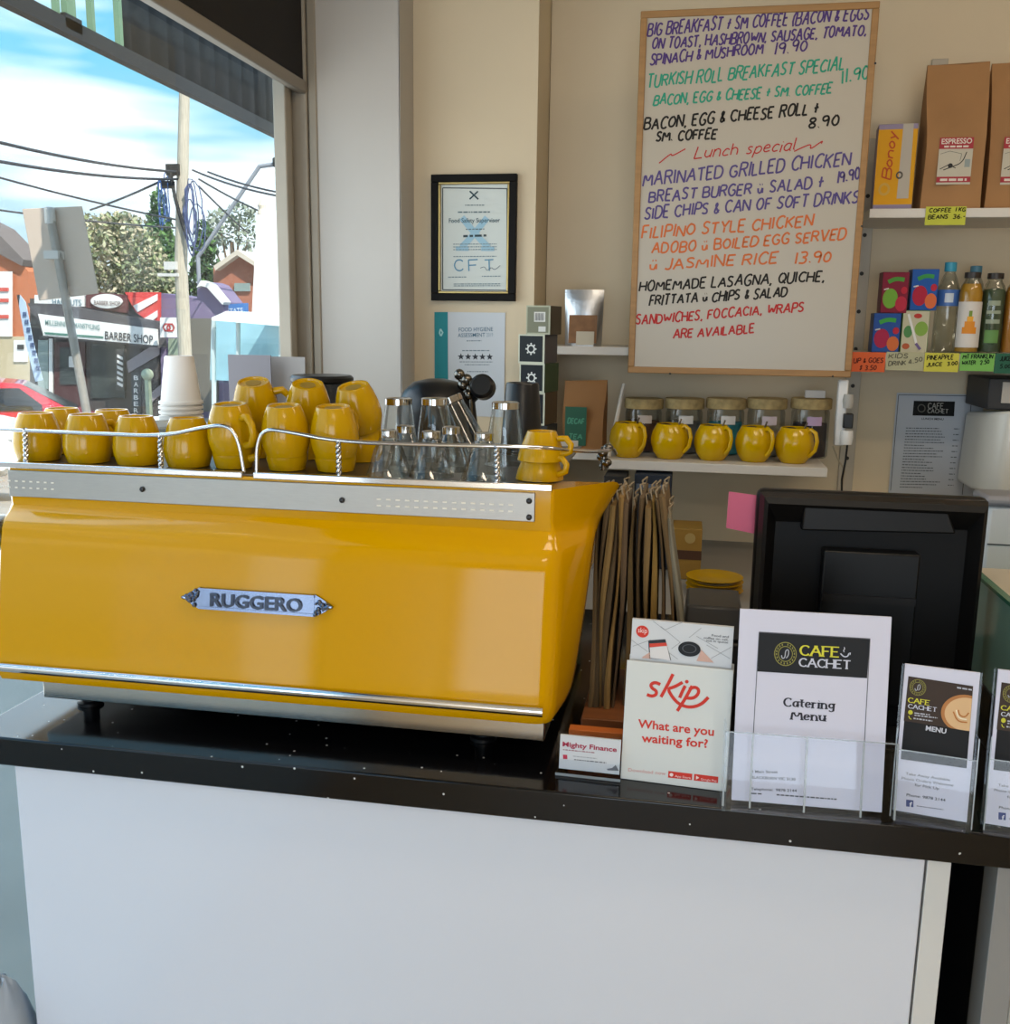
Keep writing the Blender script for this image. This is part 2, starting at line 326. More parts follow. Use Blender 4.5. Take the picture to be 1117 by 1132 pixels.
B().box(-.014, .012, -1.7, 1.65, -.012, .022).done('bottom_bar', mat('blind_bar', '8d857a', .5), t, bevel=.004)
B().tube([(0, -1.7, .43), (0, 1.63, .43)], .03, 12).done('roller', mat('blind_cloth', '1d1a19'), t)
struct('trim_3', B().box(-.822, -.819, YP+.0, YP+.001, 0, 3.0), M_pier)
# unseen ceiling lamps, added to lift the interior brightness
def ceiling_fill_lamp(x, y, lab, pw):
    t = thing('ceiling_fill_light', lab, 'light', (x, y, 2.96), group=None)
    B().box(-.62, .62, -.17, .17, 0, .04).done('housing', M_white, t, bevel=.005)
    B().box(-.58, .58, -.14, .14, -.006, .0).done('diffuser', mat('lamp_diffuser', 'fff0dc', .5, emit=2.0), t)
    l = bpy.data.lights.new('ceiling_fill_lamp', 'AREA'); l.shape = 'RECTANGLE'; l.size = 1.1; l.size_y = .26; l.energy = pw; l.color = (1, .80, .58)
    o = bpy.data.objects.new('ceiling_fill_lamp', l); COL.objects.link(o); o.parent = t; o.location = (0, 0, -.02)
ceiling_fill_lamp(.3, .9, 'ceiling light above the counter in front of the whiteboard', 9.5)
ceiling_fill_lamp(1.75, 1.55, 'ceiling light over the drinks shelves at right', 9)  # extra lamp added to lighten the upper right wall
ceiling_fill_lamp(.6, -1.6, 'ceiling light over the customers area behind the viewer', 13)

# ================================================================== the street
def slope(y): return -.15 if y < 8.2 else (-.15-.85*(y-8.2)/6 if y < 14.2 else -1.0)
ys = [-40, -8, 0, 4, 8.2, 10, 12, 14.2, 20, 30, 50, 90]; xs = [-70, -40, -20, -10, -4, 0, 10, 30, 60]
b = B(); b.add([(x, y, slope(y)-.02) for y in ys for x in xs], [(j*9+i, j*9+i+1, (j+1)*9+i+1, (j+1)*9+i) for j in range(11) for i in range(8)])
struct('ground', b, mat('asphalt', '8d8a86', .9, noise=.1, nscale=2))
struct('path', B().box(-4.2, -1.22, -30, 8, -.15, -.12), mat('footpath', 'c2b8aa', .9, noise=.06, nscale=4))
struct('path_front', B().box(-6, 8, -9, -3.65, -.12, -.02), mat('footpath', 'c2b8aa'))
struct('building_shell', B().box(-1.25, 6, -3.6, 4.0, 3.1, 3.4), mat('ceiling_paint', 'd8d2c6'))

# veranda fascia outside the window: beam, green posts, dark corrugated infill
t = thing('veranda', 'dark veranda beam outside window with green posts and corrugated infill', 'awning', (-2.3, 3.0, 2.6))
a = at(320, 160, X=-2.3); c = at(0, 5, X=-2.3)
def vz(y): return a.z+(c.z-a.z)*(y-a.y)/(c.y-a.y)-2.6
y0, y1 = -.9, a.y-3.0+1.2
def bar(b, y0, y1, za, zb, x0, x1):
    b.add([(x, y, vz(y+3.0)+z) for x in (x0, x1) for y in (y0, y1) for z in (za, zb)], [(0, 1, 3, 2), (4, 6, 7, 5), (0, 4, 5, 1), (2, 3, 7, 6), (0, 2, 6, 4), (1, 5, 7, 3)]); return b
bar(B(), y0, y1, 0, .055, -.012, .03).done('beam', mat('dark_beam', '1b1c1f', .6), t)
bar(B(), y0+1.0, y1, .62, .70, -.05, .05).done('upper_rail', mat('dark_beam', '1b1c1f'), t)
k0 = at(133, 40, X=-2.3).y-3.0
b = B(); n = 60; vs = []; fs = []
for i in range(n+1):
    y = k0+(y1-k0)*i/n; x = .02*sin(i*2.1); vs += [(x, y, vz(y+3)+.05), (x, y, vz(y+3)+1.4)]
for i in range(n): fs.append((2*i, 2*i+2, 2*i+3, 2*i+1))
b.add(vs, fs).done('corrugated_infill', mat('corrugated_steel', '3d4248', .7, noise=.06, nscale=30), t, smooth=60, solid=.004)
M_green = mat('green_post_paint', '6f8f72', .5, noise=.05, nscale=8)
for px, w in ((63, .008), (77, .028), (101, .010), (131, .012)):
    q = at(px, 30, X=-2.3); bar(B(), q.y-3-w, q.y-3+w, .05, 1.4, -.012, .012).done('post', M_green, t)
q = at(74, 30, X=-2.3); bar(B(), q.y-3-.05, q.y-3+.05, .02, .07, -.03, .03).done('bracket', mat('dark_beam', '1b1c1f'), t)

# street sign seen from behind
p = at(55, 236, Y=4.6); q = at(97, 462, Y=4.6)
t = thing('street_sign', 'back of a beige street sign on a leaning grey pole outside the window', 'sign', (q.x, 4.6, -.12))
dx = (p.x-q.x)/(p.z-q.z)
B().tube([(0-dx*(q.z+.12)*1.0, 0, 0), (0, 0, q.z+.12), (p.x-q.x, 0, p.z+.12)], .021, 12).done('pole', mat('galvanised_pole', '9a958d', .5, .3, noise=.08, nscale=20), t)
B().lathe([(.026, -.05), (.026, .02), (.02, .03)], (p.x-q.x, 0, p.z+.12), 12).done('pole_cap', mat('pole_cap', 'c9c6c0', .5), t)
cn = [at(u, v, Y=4.56) for u, v in ((14, 229), (81, 226), (100, 324), (33, 332))]
b = B(); b.prism([(c.x-q.x, c.z+.12) for c in cn], .03, .036); b.done('sign_panel', mat('sign_back', 'c4b2a2', .6, noise=.04, nscale=5), t, bevel=.02)
B().box(p.x-q.x-.035, p.x-q.x+.045, -.024, .03, p.z-.10, p.z-.06).done('clamp', mat('pole_cap', 'c9c6c0'), t)

# power pole with wires, coils and street lamp
YPOLE = 22.0
pb = at(207, 440, Y=YPOLE); pt = at(204, 101, Y=YPOLE); pc = at(206, 190, Y=YPOLE)
t = thing('power_pole', 'tall weathered timber power pole beyond the barber shop with blue cable coils', 'pole', (pb.x, YPOLE, -1.0))
H = pt.z+1.0
B().tube([(0, 0, 0), (0, 0, H*.5), (pt.x-pb.x, 0, H)], [.17, .15, .12], 14).done('post', mat('pole_timber', 'b2a998', .9, noise=.15, nscale=6, stretch=(6, 6, .6)), t)
B().box(-.16, .16, -.2, -.12, pc.z+.9, pc.z+1.15).box(-.3, .0, -.22, -.1, pc.z+.62, pc.z+.78).done('bracket', mat('dark_beam', '1b1c1f'), t)
def coil(dx, z0, z1, r, n, seed):
    rr = random.Random(seed); b = B()
    for i in range(n):
        c0 = dx+rr.uniform(-.12, .12); w = r*rr.uniform(.5, 1); zz = (z0+z1)/2+rr.uniform(-.2, .2); h = (z1-z0)/2*rr.uniform(.6, 1)
        b.tube([(c0+w*cos(2*pi*k/14), -.2+rr.uniform(-.05, .05), zz+h*sin(2*pi*k/14)) for k in range(15)], .014, 5)
    return b
coil(-.2, pc.z-.35, pc.z+.85, .10, 4, 1).done('cable_coil', mat('blue_cable', '3d5f9a', .5), t)
coil(.45, pc.z-.9, pc.z+.75, .2, 8, 2).done('cable_coil', mat('dark_cable', '46527a', .5), t)
B().tube([(-.05, -.2, pc.z+1.0), (.05, -.22, pc.z+.4), (.2, -.2, pc.z-.2), (.3, -.2, pc.z-.5)], .04, 6).done('riser_cable', mat('dark_beam', '1b1c1f'), t)
B().box(-.5, .02, -.2, -.1, pc.z-1.35, pc.z-1.28).box(-.3, .0, -.25, -.12, pc.z-1.2, pc.z-1.02).done('insulator', mat('pole_cap', 'c9c6c0'), t)
def wire(p0, p1, sag, lab, r=.022):
    b = B(); P0 = Vector(p0); P1 = Vector(p1)
    b.tube([P0.lerp(P1, k/10)-Vector((0, 0, sag*4*(k/10)*(1-k/10))) for k in range(11)], r, 6)
    o = b.done('overhead_wire', mat('wire_black', '31343a', .6)); tag(o, lab, 'wire', 'overhead wires on the power pole')
top = at(199, 190, Y=YPOLE); low = at(199, 198, Y=YPOLE); rt_ = at(213, 188, Y=YPOLE); r2 = at(220, 198, Y=YPOLE)
wire(top, at(-30, 150, Y=15), .1, 'upper overhead wire running left from power pole', .03)
wire(low, at(-30, 173, Y=15), .1, 'second overhead wire down running left from power pole', .03)
wire(at(196, 243, Y=YPOLE), at(-30, 188, Y=18), .05, 'thin lowest overhead wire sloping left past the trees')
wire(top, at(100, 232, Y=30), .05, 'overhead wire dropping left into the bushy tree', .03)
wire(at(196, 252, Y=YPOLE), at(-30, 228, Y=19), .05, 'thin wire crossing behind the street sign')
wire(rt_, at(345, 222, Y=18), .1, 'overhead wire running right to the window frame')
wire(r2, at(303, 240, Y=26), .05, 'overhead wire falling right toward the white building')
wire(at(220, 206, Y=YPOLE), at(275, 258, Y=30), .03, 'steeper overhead wire falling right toward the brick gable')
wire(at(230, 190, Y=YPOLE), at(345, 218, Y=19), .08, 'thin pale overhead wire just above the street lamp arm')
LY = 26.0
l0 = at(219, 284, Y=LY); l1 = at(287, 184, Y=LY); l2 = at(309, 181, Y=LY)
t = thing('street_lamp', 'street lamp with long slanted arm right of the power pole', 'lamp', (l0.x, LY, -1.0))
B().tube([(0, 0, 0), (0, 0, l0.z+1), (l1.x-l0.x, 0, l1.z+1), (l2.x-l0.x, 0, l2.z+1)], .06, 8).done('arm', mat('lamp_arm', '8f9298', .5), t)
B().box(l2.x-l0.x-.15, l2.x-l0.x+.35, -.15, .15, l2.z+.9, l2.z+1.15).done('lamp_head', mat('dark_beam', '1b1c1f'), t, bevel=.05)

# trees
def tree(name, lab, x, y, trunk_h, blobs, n, size, cols, seed, zb=-1.0, up=.35):
    r = random.Random(seed); t = thing(name, lab, 'tree', (x, y, zb), group=None)
    b = B(); b.tube([(0, 0, 0), (r.uniform(-.1, .1), 0, trunk_h*.5), (0, 0, trunk_h)], [.28, .2, .1], 10)
    for (bx, by, bz, rx, ry, rz) in blobs[:7]: b.tube([(0, 0, trunk_h*.55), (bx*.5, by*.5, (bz+trunk_h*.55)/2), (bx, by, bz)], [.1, .06, .03], 6)
    b.done('trunk', mat('bark', '6b5a48', .9, noise=.2, nscale=8), t)
    vs = [[] for _ in cols]; fs = [[] for _ in cols]; tot = sum(q[3]*q[5] for q in blobs)
    for (bx, by, bz, rx, ry, rz) in blobs:
        for _ in range(int(n*rx*rz/tot)):
            while 1:
                d = Vector((r.uniform(-1, 1), r.uniform(-1, 1), r.uniform(-1, 1)))
                if .15 < d.length < 1: break
            d = d*(d.length**-.45); p = Vector((bx+d.x*rx, by+d.y*ry, bz+d.z*rz)); s = size*r.uniform(.5, 1.3)
            a = Vector((r.uniform(-1, 1), r.uniform(-1, 1), r.uniform(-1, 1))).normalized(); c = a.orthogonal().normalized(); c.rotate(Matrix.Rotation(r.uniform(0, 6.28), 3, a)); e = a.cross(c)
            i = r.randrange(len(cols)); k = len(vs[i]); vs[i] += [p-c*s, p+e*s*.45, p+c*s, p-e*s*.45]; fs[i].append((k, k+1, k+2, k+3))
    for i, c in enumerate(cols): B().add(vs[i], fs[i]).done('foliage', mat('leaf_'+c, c, .7, spec=.2), t)
def cone_blobs(H, R, k=9): return [(0, 0, H*(.12+.86*i/k), R*(1-i/k)**.8+.12, R*(1-i/k)**.8+.12, H/k*.8) for i in range(k)]
q = at(138, 300, Y=34); s = 34/1090
tree('bushy_tree', 'wide grey green bushy tree behind the barber shop', q.x, 34, 4.5, [(0, 0, q.z+1+.3, 1.5, 1.5, 1.8), (-1.2, .3, q.z+1.9, 1.1, 1.2, 1.2), (.7, 0, q.z+.9, 1.1, 1.2, 1.2), (-.2, 0, q.z+2.2, 1.0, 1, .9), (.9, 0, q.z+.1, 1.1, 1, 1.3), (-1.4, 0, q.z+.1, 1.0, 1, 1.4)], 9000, .12, ('a5a386', '8a926a', 'b5aa90', '6d7858'), 3)
q = at(174, 203, Y=42); c = at(176, 380, Y=42)
tree('conifer', 'taller dark pointed conifer just left of the power pole', q.x, 42, (q.z+1)*.85, cone_blobs(q.z+1, 1.5), 7000, .15, ('4c6f42', '5f8049', '395635'), 4)
q = at(224, 238, Y=43.5)
tree('conifer', 'shorter dark conifer just right of the power pole', q.x, 43.5, (q.z+1)*.85, cone_blobs(q.z+1, 1.4), 5500, .15, ('3c5c36', '547a3c', '2d472c'), 5)
q = at(256, 258, Y=48)
tree('gum_tree', 'thin sparse gum tree behind the brick gable', q.x, 48, 6.5, [(-.6, 0, q.z+1.3, .9, .8, .9), (.5, 0, q.z+1.9, .8, .8, .6), (.9, 0, q.z+.8, .7, .7, .7), (-1, 0, q.z+.5, .7, .6, .6)], 700, .17, ('7d8a74', '8f9788'), 6)

# buildings across the street
def wallpx(b, quad, Y, dy, o):
    pts = [at(u, v, Y=Y) for u, v in quad]; b.prism([(p.x-o[0], p.z-o[2]) for p in pts], Y-o[1], Y-o[1]+dy); return b
def pxrect(x0, y0, x1, y1): return [(x0, y0), (x1, y0), (x1, y1), (x0, y1)]
Y = 31.0; o = (at(0, 400, Y=Y).x, Y, -1.0)
t = thing('brick_house', 'orange brick house with tiled roof at far left', 'house', o)
wallpx(B(), [(-60, 262), (10, 272), (24, 290), (31, 300), (36, 455), (-60, 455)], Y, .8, o).done('wall', mat('orange_brick', 'b9714f', .9, noise=.12, nscale=10), t)
wallpx(B(), [(-60, 225), (-10, 250), (26, 287), (24, 294), (-12, 275), (-60, 262)], Y-.2, 1.2, o).done('roof', mat('slate_tiles', '6d6562', .9, noise=.1, nscale=12), t)
wallpx(B(), pxrect(-60, 372, 38, 460), Y-.1, .1, o).done('lower_wall', mat('cream_brick', 'b8aa8c', .9, noise=.06, nscale=8), t)
wallpx(B(), [(-20, 300), (13, 300), (13, 372), (-20, 372)], Y-.15, .05, o).done('notice_board', mat('white_board', 'dcdad6', .6), t)
for yy_ in (318, 330, 348): wallpx(B(), pxrect(-2, yy_, 9, yy_+4), Y-.19, .03, o).done('red_lettering', flat('c65a50'), t)
wallpx(B(), pxrect(15, 376, 30, 400), Y-.15, .04, o).done('poster', mat('white_board', 'dcdad6'), t)
wallpx(B(), pxrect(19, 381, 26, 386), Y-.18, .02, o).done('poster_print', flat('444444'), t)

Y = 20.0; p0 = at(45, 425, Y=Y); o = (p0.x, Y, -1.0)
t = thing('feather_banner', 'pale blue feather banner standing beside the barber shop', 'banner', o)
wallpx(B(), [(22, 326), (28, 334), (37, 380), (47, 420), (39, 422), (28, 378), (21, 338)], Y, .02, o).done('cloth', mat('banner_cloth', 'a9bcd2', .8), t)
for k in range(8): wallpx(B(), pxrect(25+k*2.1, 345+k*8.5, 29+k*2.1, 350+k*8.5), Y-.02, .01, o).done('lettering', flat('46587a'), t)
a1 = at(20, 326, Y=Y+.05); a2 = at(43, 440, Y=Y+.05)
B().tube([(a1.x-o[0], .05, a1.z+1), (a2.x-o[0], .05, a2.z+1), (a2.x-o[0]+.02, .05, 0)], .03, 6).box(-.4, .4, -.3, .4, 0, .05).done('pole', mat('dark_beam', '1b1c1f'), t)

Y = 25.0; o = (at(105, 400, Y=Y).x, Y, -1.0)
t = thing('barber_shop', 'barber shop with white sign board, maroon parapet board and red striped corner', 'shop', o)
wallpx(B(), [(33, 330), (174, 330), (176, 470), (33, 470)], Y, 1.5, o).done('wall', mat('shop_front_dark', '46413f', .7, noise=.1, nscale=3), t)
wallpx(B(), [(30, 335), (62, 336), (172, 355), (174, 384), (52, 374)], Y-.5, .5, o).done('awning', mat('awning_dark', '4d4b4e', .8), t)
wallpx(B(), [(42, 347), (173, 364), (174, 382), (48, 371)], Y-.6, .08, o).done('sign_board', mat('white_board', 'dcdad6'), t)
def tx(root, o, text, a, b, h, Y, col, bold=0, shear=0, name='lettering'):
    vs, fs = font_mesh(text, bold, shear); x0 = min(v[0] for v in vs); x1 = max(v[0] for v in vs)
    A = at(a[0], a[1], Y=Y); D = at(b[0], b[1], Y=Y)-A; u = Vector((D.x, D.z)); sx = u.length/(x1-x0); u.normalize(); w = Vector((-u.y, u.x)); sz = h*Y/1090/.73*1.05
    B().add([(A.x-o[0]+u.x*(v[0]-x0)*sx+w.x*v[1]*sz, Y-o[1], A.z-o[2]+u.y*(v[0]-x0)*sx+w.y*v[1]*sz) for v in vs], fs).done(name, flat(col), root)
tx(t, o, 'BARBER SHOP', (116, 375), (169, 380), 9.5, Y-.62, '3c3c40', .01)
tx(t, o, 'MILLENNIUM', (50, 359), (80, 362), 6, Y-.62, '6d8f8c', .01); tx(t, o, 'MANSTYLING', (82, 362), (110, 365), 6, Y-.62, '6d8f8c', .01)
wallpx(B(), [(49, 367), (114, 372), (114, 374), (50, 369.5)], Y-.62, .01, o).done('green_band', flat('4d7a6c'), t)
wallpx(B(), pxrect(38, 326, 93, 339), Y-.3, .1, o).done('parapet_board', mat('white_board', 'dcdad6'), t)
tx(t, o, 'HAIRCUTS', (58, 337), (90, 338), 7, Y-.32, '5d7d8a', .01)
wallpx(B(), [(95, 322), (140, 326), (140, 346), (95, 340)], Y-.32, .1, o).done('maroon_board', mat('maroon_board', '5d3436', .7), t)
c = at(118, 333, Y=Y-.36); b = B(); b.prism([(c.x-o[0]+.42*cos(k*pi/16)*(1+.1*abs(cos(k*pi/16))), c.z+1+.19*sin(k*pi/16)) for k in range(32)], Y-.38-o[1], Y-.34-o[1]); b.done('oval_plate', mat('white_board', 'dcdad6'), t)
tx(t, o, 'BARBER SHOP', (104, 337), (133, 338), 5, Y-.42, '4a2c2c', .01)
wallpx(B(), [(138, 323), (174, 323), (174, 362), (150, 345)], Y-.25, .2, o).done('striped_panel', mat('striped_red', 'cf4a46', .7), t)
for k in (0, 1): wallpx(B(), [(153+k*9-6, 338+k*16), (174, 325+k*18), (174, 332+k*18), (158+k*9-6, 345+k*16)], Y-.28, .02, o).done('white_stripe', flat('e6dedd'), t)
wallpx(B(), pxrect(60, 378, 94, 460), Y-.06, .06, o).done('door', mat('shop_door', '4a2b29', .6), t)
wallpx(B(), pxrect(66, 384, 86, 425), Y-.09, .03, o).done('door_glass', mat('dark_glass', '39403f', .15), t)
wallpx(B(), pxrect(76, 394, 83, 406), Y-.13, .02, o).done('notice', flat('d4d0cc'), t)
wallpx(B(), pxrect(100, 380, 138, 440), Y-.05, .05, o).done('shop_window', mat('dark_glass', '39403f'), t)
wallpx(B(), pxrect(42, 376, 53, 430), Y-.05, .05, o).done('side_window', mat('pale_glass', '8b9a96', .2), t)
wallpx(B(), pxrect(54, 374, 58, 450), Y-.06, .05, o).done('door_post', mat('white_board', 'dcdad6'), t)
wallpx(B(), [(140, 400), (168, 382), (176, 382), (176, 392), (142, 412)], Y-.07, .04, o).done('window_stripe', flat('a79da2'), t)
wallpx(B(), [(160, 440), (178, 425), (178, 436), (163, 448)], Y-.07, .04, o).done('window_stripe', flat('a79da2'), t)
wallpx(B(), pxrect(128, 386, 137, 432), Y-.7, .12, o).done('spiral_lamp', mat('lamp_case', '3c3c3c', .4), t)
for k in range(6): wallpx(B(), [(129.5, 392+k*6), (135.5, 395+k*6), (135.5, 398+k*6), (129.5, 395+k*6)], Y-.73, .02, o).done('spiral_stripe', flat('d8d4d0'), t)
for px, y_, s_ in ((150, 456, 1), ):
    wallpx(B(), pxrect(145, 412, 156, 458), Y-.72, .06, o).done('banner_board', mat('lamp_case', '3c3c3c'), t)
    for k, ch in enumerate('BARBER'): tx(t, o, ch, (148, 420+k*7.2), (153, 420.3+k*7.2), 5.4, Y-.75, 'e0ddd8', .02)
c = at(163, 414, Y=Y-.7); B().ball((c.x-o[0], -.7, c.z+1), .16).box(c.x-o[0]-.05, c.x-o[0]+.05, -.78, -.62, 0, c.z+.9).done('globe_lamp', mat('globe_glass', 'aab59c', .2), t)

Y = 25.0; o = (at(210, 400, Y=Y).x, Y, -1.0)
t = thing('purple_shop', 'purple rendered shop with stepped gable behind the power pole', 'shop', o)
wallpx(B(), [(177, 324), (206, 328), (218, 330), (218, 322), (223, 311), (231, 314), (247, 334), (247, 470), (178.5, 470)], Y, 1.2, o).done('wall', mat('purple_render', '776a87', .8, noise=.06, nscale=3), t)
wallpx(B(), [(217, 318), (222, 310), (231, 313), (248, 334), (246, 337), (229, 318), (222, 316)], Y-.2, .4, o).done('gable_trim', mat('white_board', 'dcdad6'), t)
wallpx(B(), pxrect(186, 374, 202, 450), Y-.1, .1, o).done('window', mat('greenish_glass', '8d9b86', .2), t)
wallpx(B(), pxrect(202, 352, 240, 455), Y-.1, .1, o).done('doorway', mat('doorway_dark', '6a665c', .7), t)
Y = 24.0; q = at(186, 371, Y=Y); o = (q.x, Y, q.z)
t = thing('hanging_sign', 'small white square sign with a red emblem left of the power pole', 'sign', o)
wallpx(B(), pxrect(177, 351, 196, 373), Y, .06, o).done('sign_panel', mat('white_board', 'dcdad6'), t)
q2 = at(186.5, 362, Y=Y-.01); b = B()
for s_ in (-1, 1): b.ribbon([(q2.x-o[0]+s_*.055+.1*cos(k*pi/3), q2.z-o[2]+.1*sin(k*pi/3)) for k in range(7)], .045, -.012-.003*s_)
b.done('emblem', flat('b2433f'), t)
B().box(-.03, .03, .0, 1.7, .1, .16).done('bracket', mat('dark_beam', '1b1c1f'), t)
Y = 25.3; q = at(249, 352, Y=Y); o = (q.x, Y, q.z)
t = thing('shop_sign', 'blue shop sign board left of the white building', 'sign', o)
wallpx(B(), [(226, 338), (272, 335), (272, 350), (226, 352)], Y, .15, o).done('sign_panel', mat('blue_sign', '3f76b8', .6), t)
tx(t, o, 'REAL ESTATE', (233, 348), (269, 346), 6, Y-.02, 'cfe0ee', .01)
Y = 40.0; o = (at(258, 320, Y=Y).x, Y, -1.0)
t = thing('gabled_house', 'brick house with pale gable trim behind the blue sign', 'house', o)
wallpx(B(), [(236, 296), (262, 280), (285, 294), (285, 420), (236, 420)], Y, 2, o).done('wall', mat('red_brick', 'a3664f', .9, noise=.1, nscale=8), t)
wallpx(B(), [(236, 294), (262, 276), (286, 292), (286, 297), (262, 282), (238, 299)], Y-.4, 2.6, o).done('roof_trim', mat('pale_trim', 'cbbfae', .8), t)
wallpx(B(), pxrect(259, 313, 276, 322), Y-.1, .1, o).done('window', mat('pale_glass', '8b9a96'), t)
Y = 22.0; o = (at(305, 400, Y=Y).x, Y, -1.0)
t = thing('white_building', 'bright white rendered building beside the window frame', 'building', o)
wallpx(B(), [(284, 238), (345, 222), (345, 440), (274, 440)], Y, 6, o).done('wall', mat('white_render', 'f4f3ee', .8), t)
c = at(286, 236, Y=Y); B().lathe([(.12, 0), (.08, .12), (.1, .2), (.0, .36)], (c.x-o[0], .2, c.z+1), 10).done('chimney_cap', mat('pale_trim', 'cbbfae'), t)
Y = 15.0; o = (at(275, 420, Y=Y).x, Y, -1.0)
t = thing('glass_shelter', 'pale blue glass shelter with a white roof below the white building', 'shelter', o)
wallpx(B(), [(234, 351), (250, 344), (330, 352), (330, 362), (234, 354)], Y-.3, 2.5, o).done('roof', mat('white_render', 'f4f3ee'), t)
wallpx(B(), [(234, 354), (326, 362), (326, 424), (232, 420)], Y+1.9, .05, o).done('back_panel', mat('shelter_glass', 'a8c4cb', .12, noise=.15, nscale=1.5), t)
wallpx(B(), [(236, 354), (308, 360), (308, 426), (232, 422)], Y, .02, o).done('glass_wall', clear('shelter_clear', (.8, .92, .95, 1), .1), t)
for px in (235, 262, 309): wallpx(B(), pxrect(px-1, 353, px+1, 450), Y-.05, .1, o).done('post', mat('pale_post', 'b9c6c6', .5), t)
B().box(-.2, 1.2, .8, 1.2, 0, .5).done('bench', mat('pale_trim', 'cbbfae'), t)
q = at(232, 440, Y=14.6); struct('path_overexposed', B().box(q.x-1.2, q.x+3.5, 13.2, 21, -1.02, -.93), mat('overexposed_concrete', 'eee9e0', .8))  # pavement whitened in colour to stand for its blown-out brightness

# cars
def car(name, lab, loc, rotz, paint, Lc=4.1, Hc=1.45, Wc=1.7):
    t = thing(name, lab, 'car', loc, (0, 0, rotz)); M_p = mat('car_paint_'+paint, paint, .25, coat=.8); h = Lc/2
    def sec(x, zb, zt, w): return [(x, -w, zb+.08), (x, -w*.98, zb+(zt-zb)*.55), (x, -w*.9, zt), (x, w*.9, zt), (x, w*.98, zb+(zt-zb)*.55), (x, w, zb+.08), (x, w*.8, zb), (x, -w*.8, zb)]
    w = Wc/2
    B().loft([sec(-h, .35, .78, w*.82), sec(-h+.25, .22, .9, w*.97), sec(-.6, .2, .93, w), sec(.55, .2, .92, w), sec(1.2, .2, .84, w*.98), sec(h-.2, .22, .7, w*.9), sec(h, .35, .55, w*.7)]).done('body', M_p, t, smooth=35)
    def cab(x, zt, wt): return [(x, -w*.9, .88), (x, -wt, zt), (x, wt, zt), (x, w*.9, .88)]
    B().loft([[(-h+.1, -w*.88, .86), (-h+.12, -w*.87, .9), (-h+.12, w*.87, .9), (-h+.1, w*.88, .86)], cab(-h+.62, Hc-.06, w*.68), cab(-.3, Hc, w*.72), cab(.3, Hc-.06, w*.7), [(1.2, -w*.85, .82), (1.2, -w*.84, .86), (1.2, w*.84, .86), (1.2, w*.85, .82)]]).done('cabin', M_p, t, smooth=30)
    for s in (-1, 1):
        for (xa, xb, xc, xd) in ((-1.35, -.45, -.45, -1.1), (-.38, .72, .28, -.38)):
            f = lambda x, z: (x, s*(w*.9+.015-(z-.88)/(Hc-.88)*w*.19), z)
            vs = [f(xa, .95), f(xb, .95), f(xc, Hc-.13), f(xd, Hc-.13)]; B().add(vs, [(0, 1, 2, 3)]).done('side_window', mat('car_glass', '20262b', .08), t, solid=.02)
        for x in (-h+.75, h-.8):
            wl = B().lathe([(.31, -.1), (.31, .1)], (0, 0, 0), 24, Matrix.Translation((x, s*(w-.08), .31)) @ Matrix.Rotation(pi/2, 4, 'X')).done('wheel', mat('tyre', '1c1c1c', .8), t)
            B().lathe([(.2, -.012), (.2, .012)], (0, 0, 0), 20, Matrix.Translation((x, s*(w+.03), .31)) @ Matrix.Rotation(pi/2, 4, 'X')).done('hub_cap', mat('hub', 'a5a5a5', .3, .8), wl)
        B().box(.62, .8, s*(w+.0)-.09, s*(w+.0)+.09, .92, 1.06).done('mirror', M_p, t, bevel=.03)
        B().box(h-.35, h-.08, s*w*.62-.14, s*w*.62+.14, .58, .7).done('headlamp', mat('headlamp', 'd5d8da', .15), t, bevel=.03)
        B().box(-.5, -.3, s*(w+.005)-.01, s*(w+.005)+.01, .78, .81).done('door_handle', mat('car_trim', '5a1518', .4), t)
    B().add([(.33, -w*.66, Hc-.09), (.33, w*.66, Hc-.09), (1.13, w*.8, .9), (1.13, -w*.8, .9)], [(0, 1, 2, 3)]).done('windscreen', mat('car_glass', '20262b'), t, solid=.03)
q = at(148, 462, Y=16.4); car('hatchback', 'red hatchback parked outside near the barber shop', (q.x-1.75, 15.3, -.88), radians(32), 'b3172b')
q = at(36, 480, Y=9.6); car('sedan', 'white car partly seen at the left edge outside', (q.x-1.78, 8.55, slope(8.55)-.02), radians(30), 'dcdcdc')
# ================================================================== counter
def stone(name, h):
    m = mat(name, h, .12, spec=.5); t = m.node_tree; b = t.nodes['Principled BSDF']
    g = t.nodes.new('ShaderNodeTexCoord'); v = t.nodes.new('ShaderNodeTexVoronoi'); v.inputs['Scale'].default_value = 95; t.links.new(g.outputs['Object'], v.inputs['Vector'])
    lt = t.nodes.new('ShaderNodeMath'); lt.operation = 'LESS_THAN'; lt.inputs[1].default_value = .17; t.links.new(v.outputs['Distance'], lt.inputs[0])
    s = t.nodes.new('ShaderNodeSeparateColor'); t.links.new(v.outputs['Color'], s.inputs[0])
    gt = t.nodes.new('ShaderNodeMath'); gt.operation = 'GREATER_THAN'; gt.inputs[1].default_value = .93; t.links.new(s.outputs[0], gt.inputs[0])
    mu = t.nodes.new('ShaderNodeMath'); mu.operation = 'MULTIPLY'; t.links.new(lt.outputs[0], mu.inputs[0]); t.links.new(gt.outputs[0], mu.inputs[1])
    mx = t.nodes.new('ShaderNodeMixRGB'); t.links.new(mu.outputs[0], mx.inputs[0]); mx.inputs[1].default_value = hexc(h); mx.inputs[2].default_value = (.6, .6, .58, 1)
    t.links.new(mx.outputs[0], b.inputs['Base Color']); return m
CT = .95
o = B().box(-1.12, 1.25, 1.31, 2.25, .902, CT).done('worktop', stone('black_stone', '0b0b0d'), bevel=.003)
tag(o, 'long black speckled stone worktop carrying the yellow coffee machine', 'worktop')
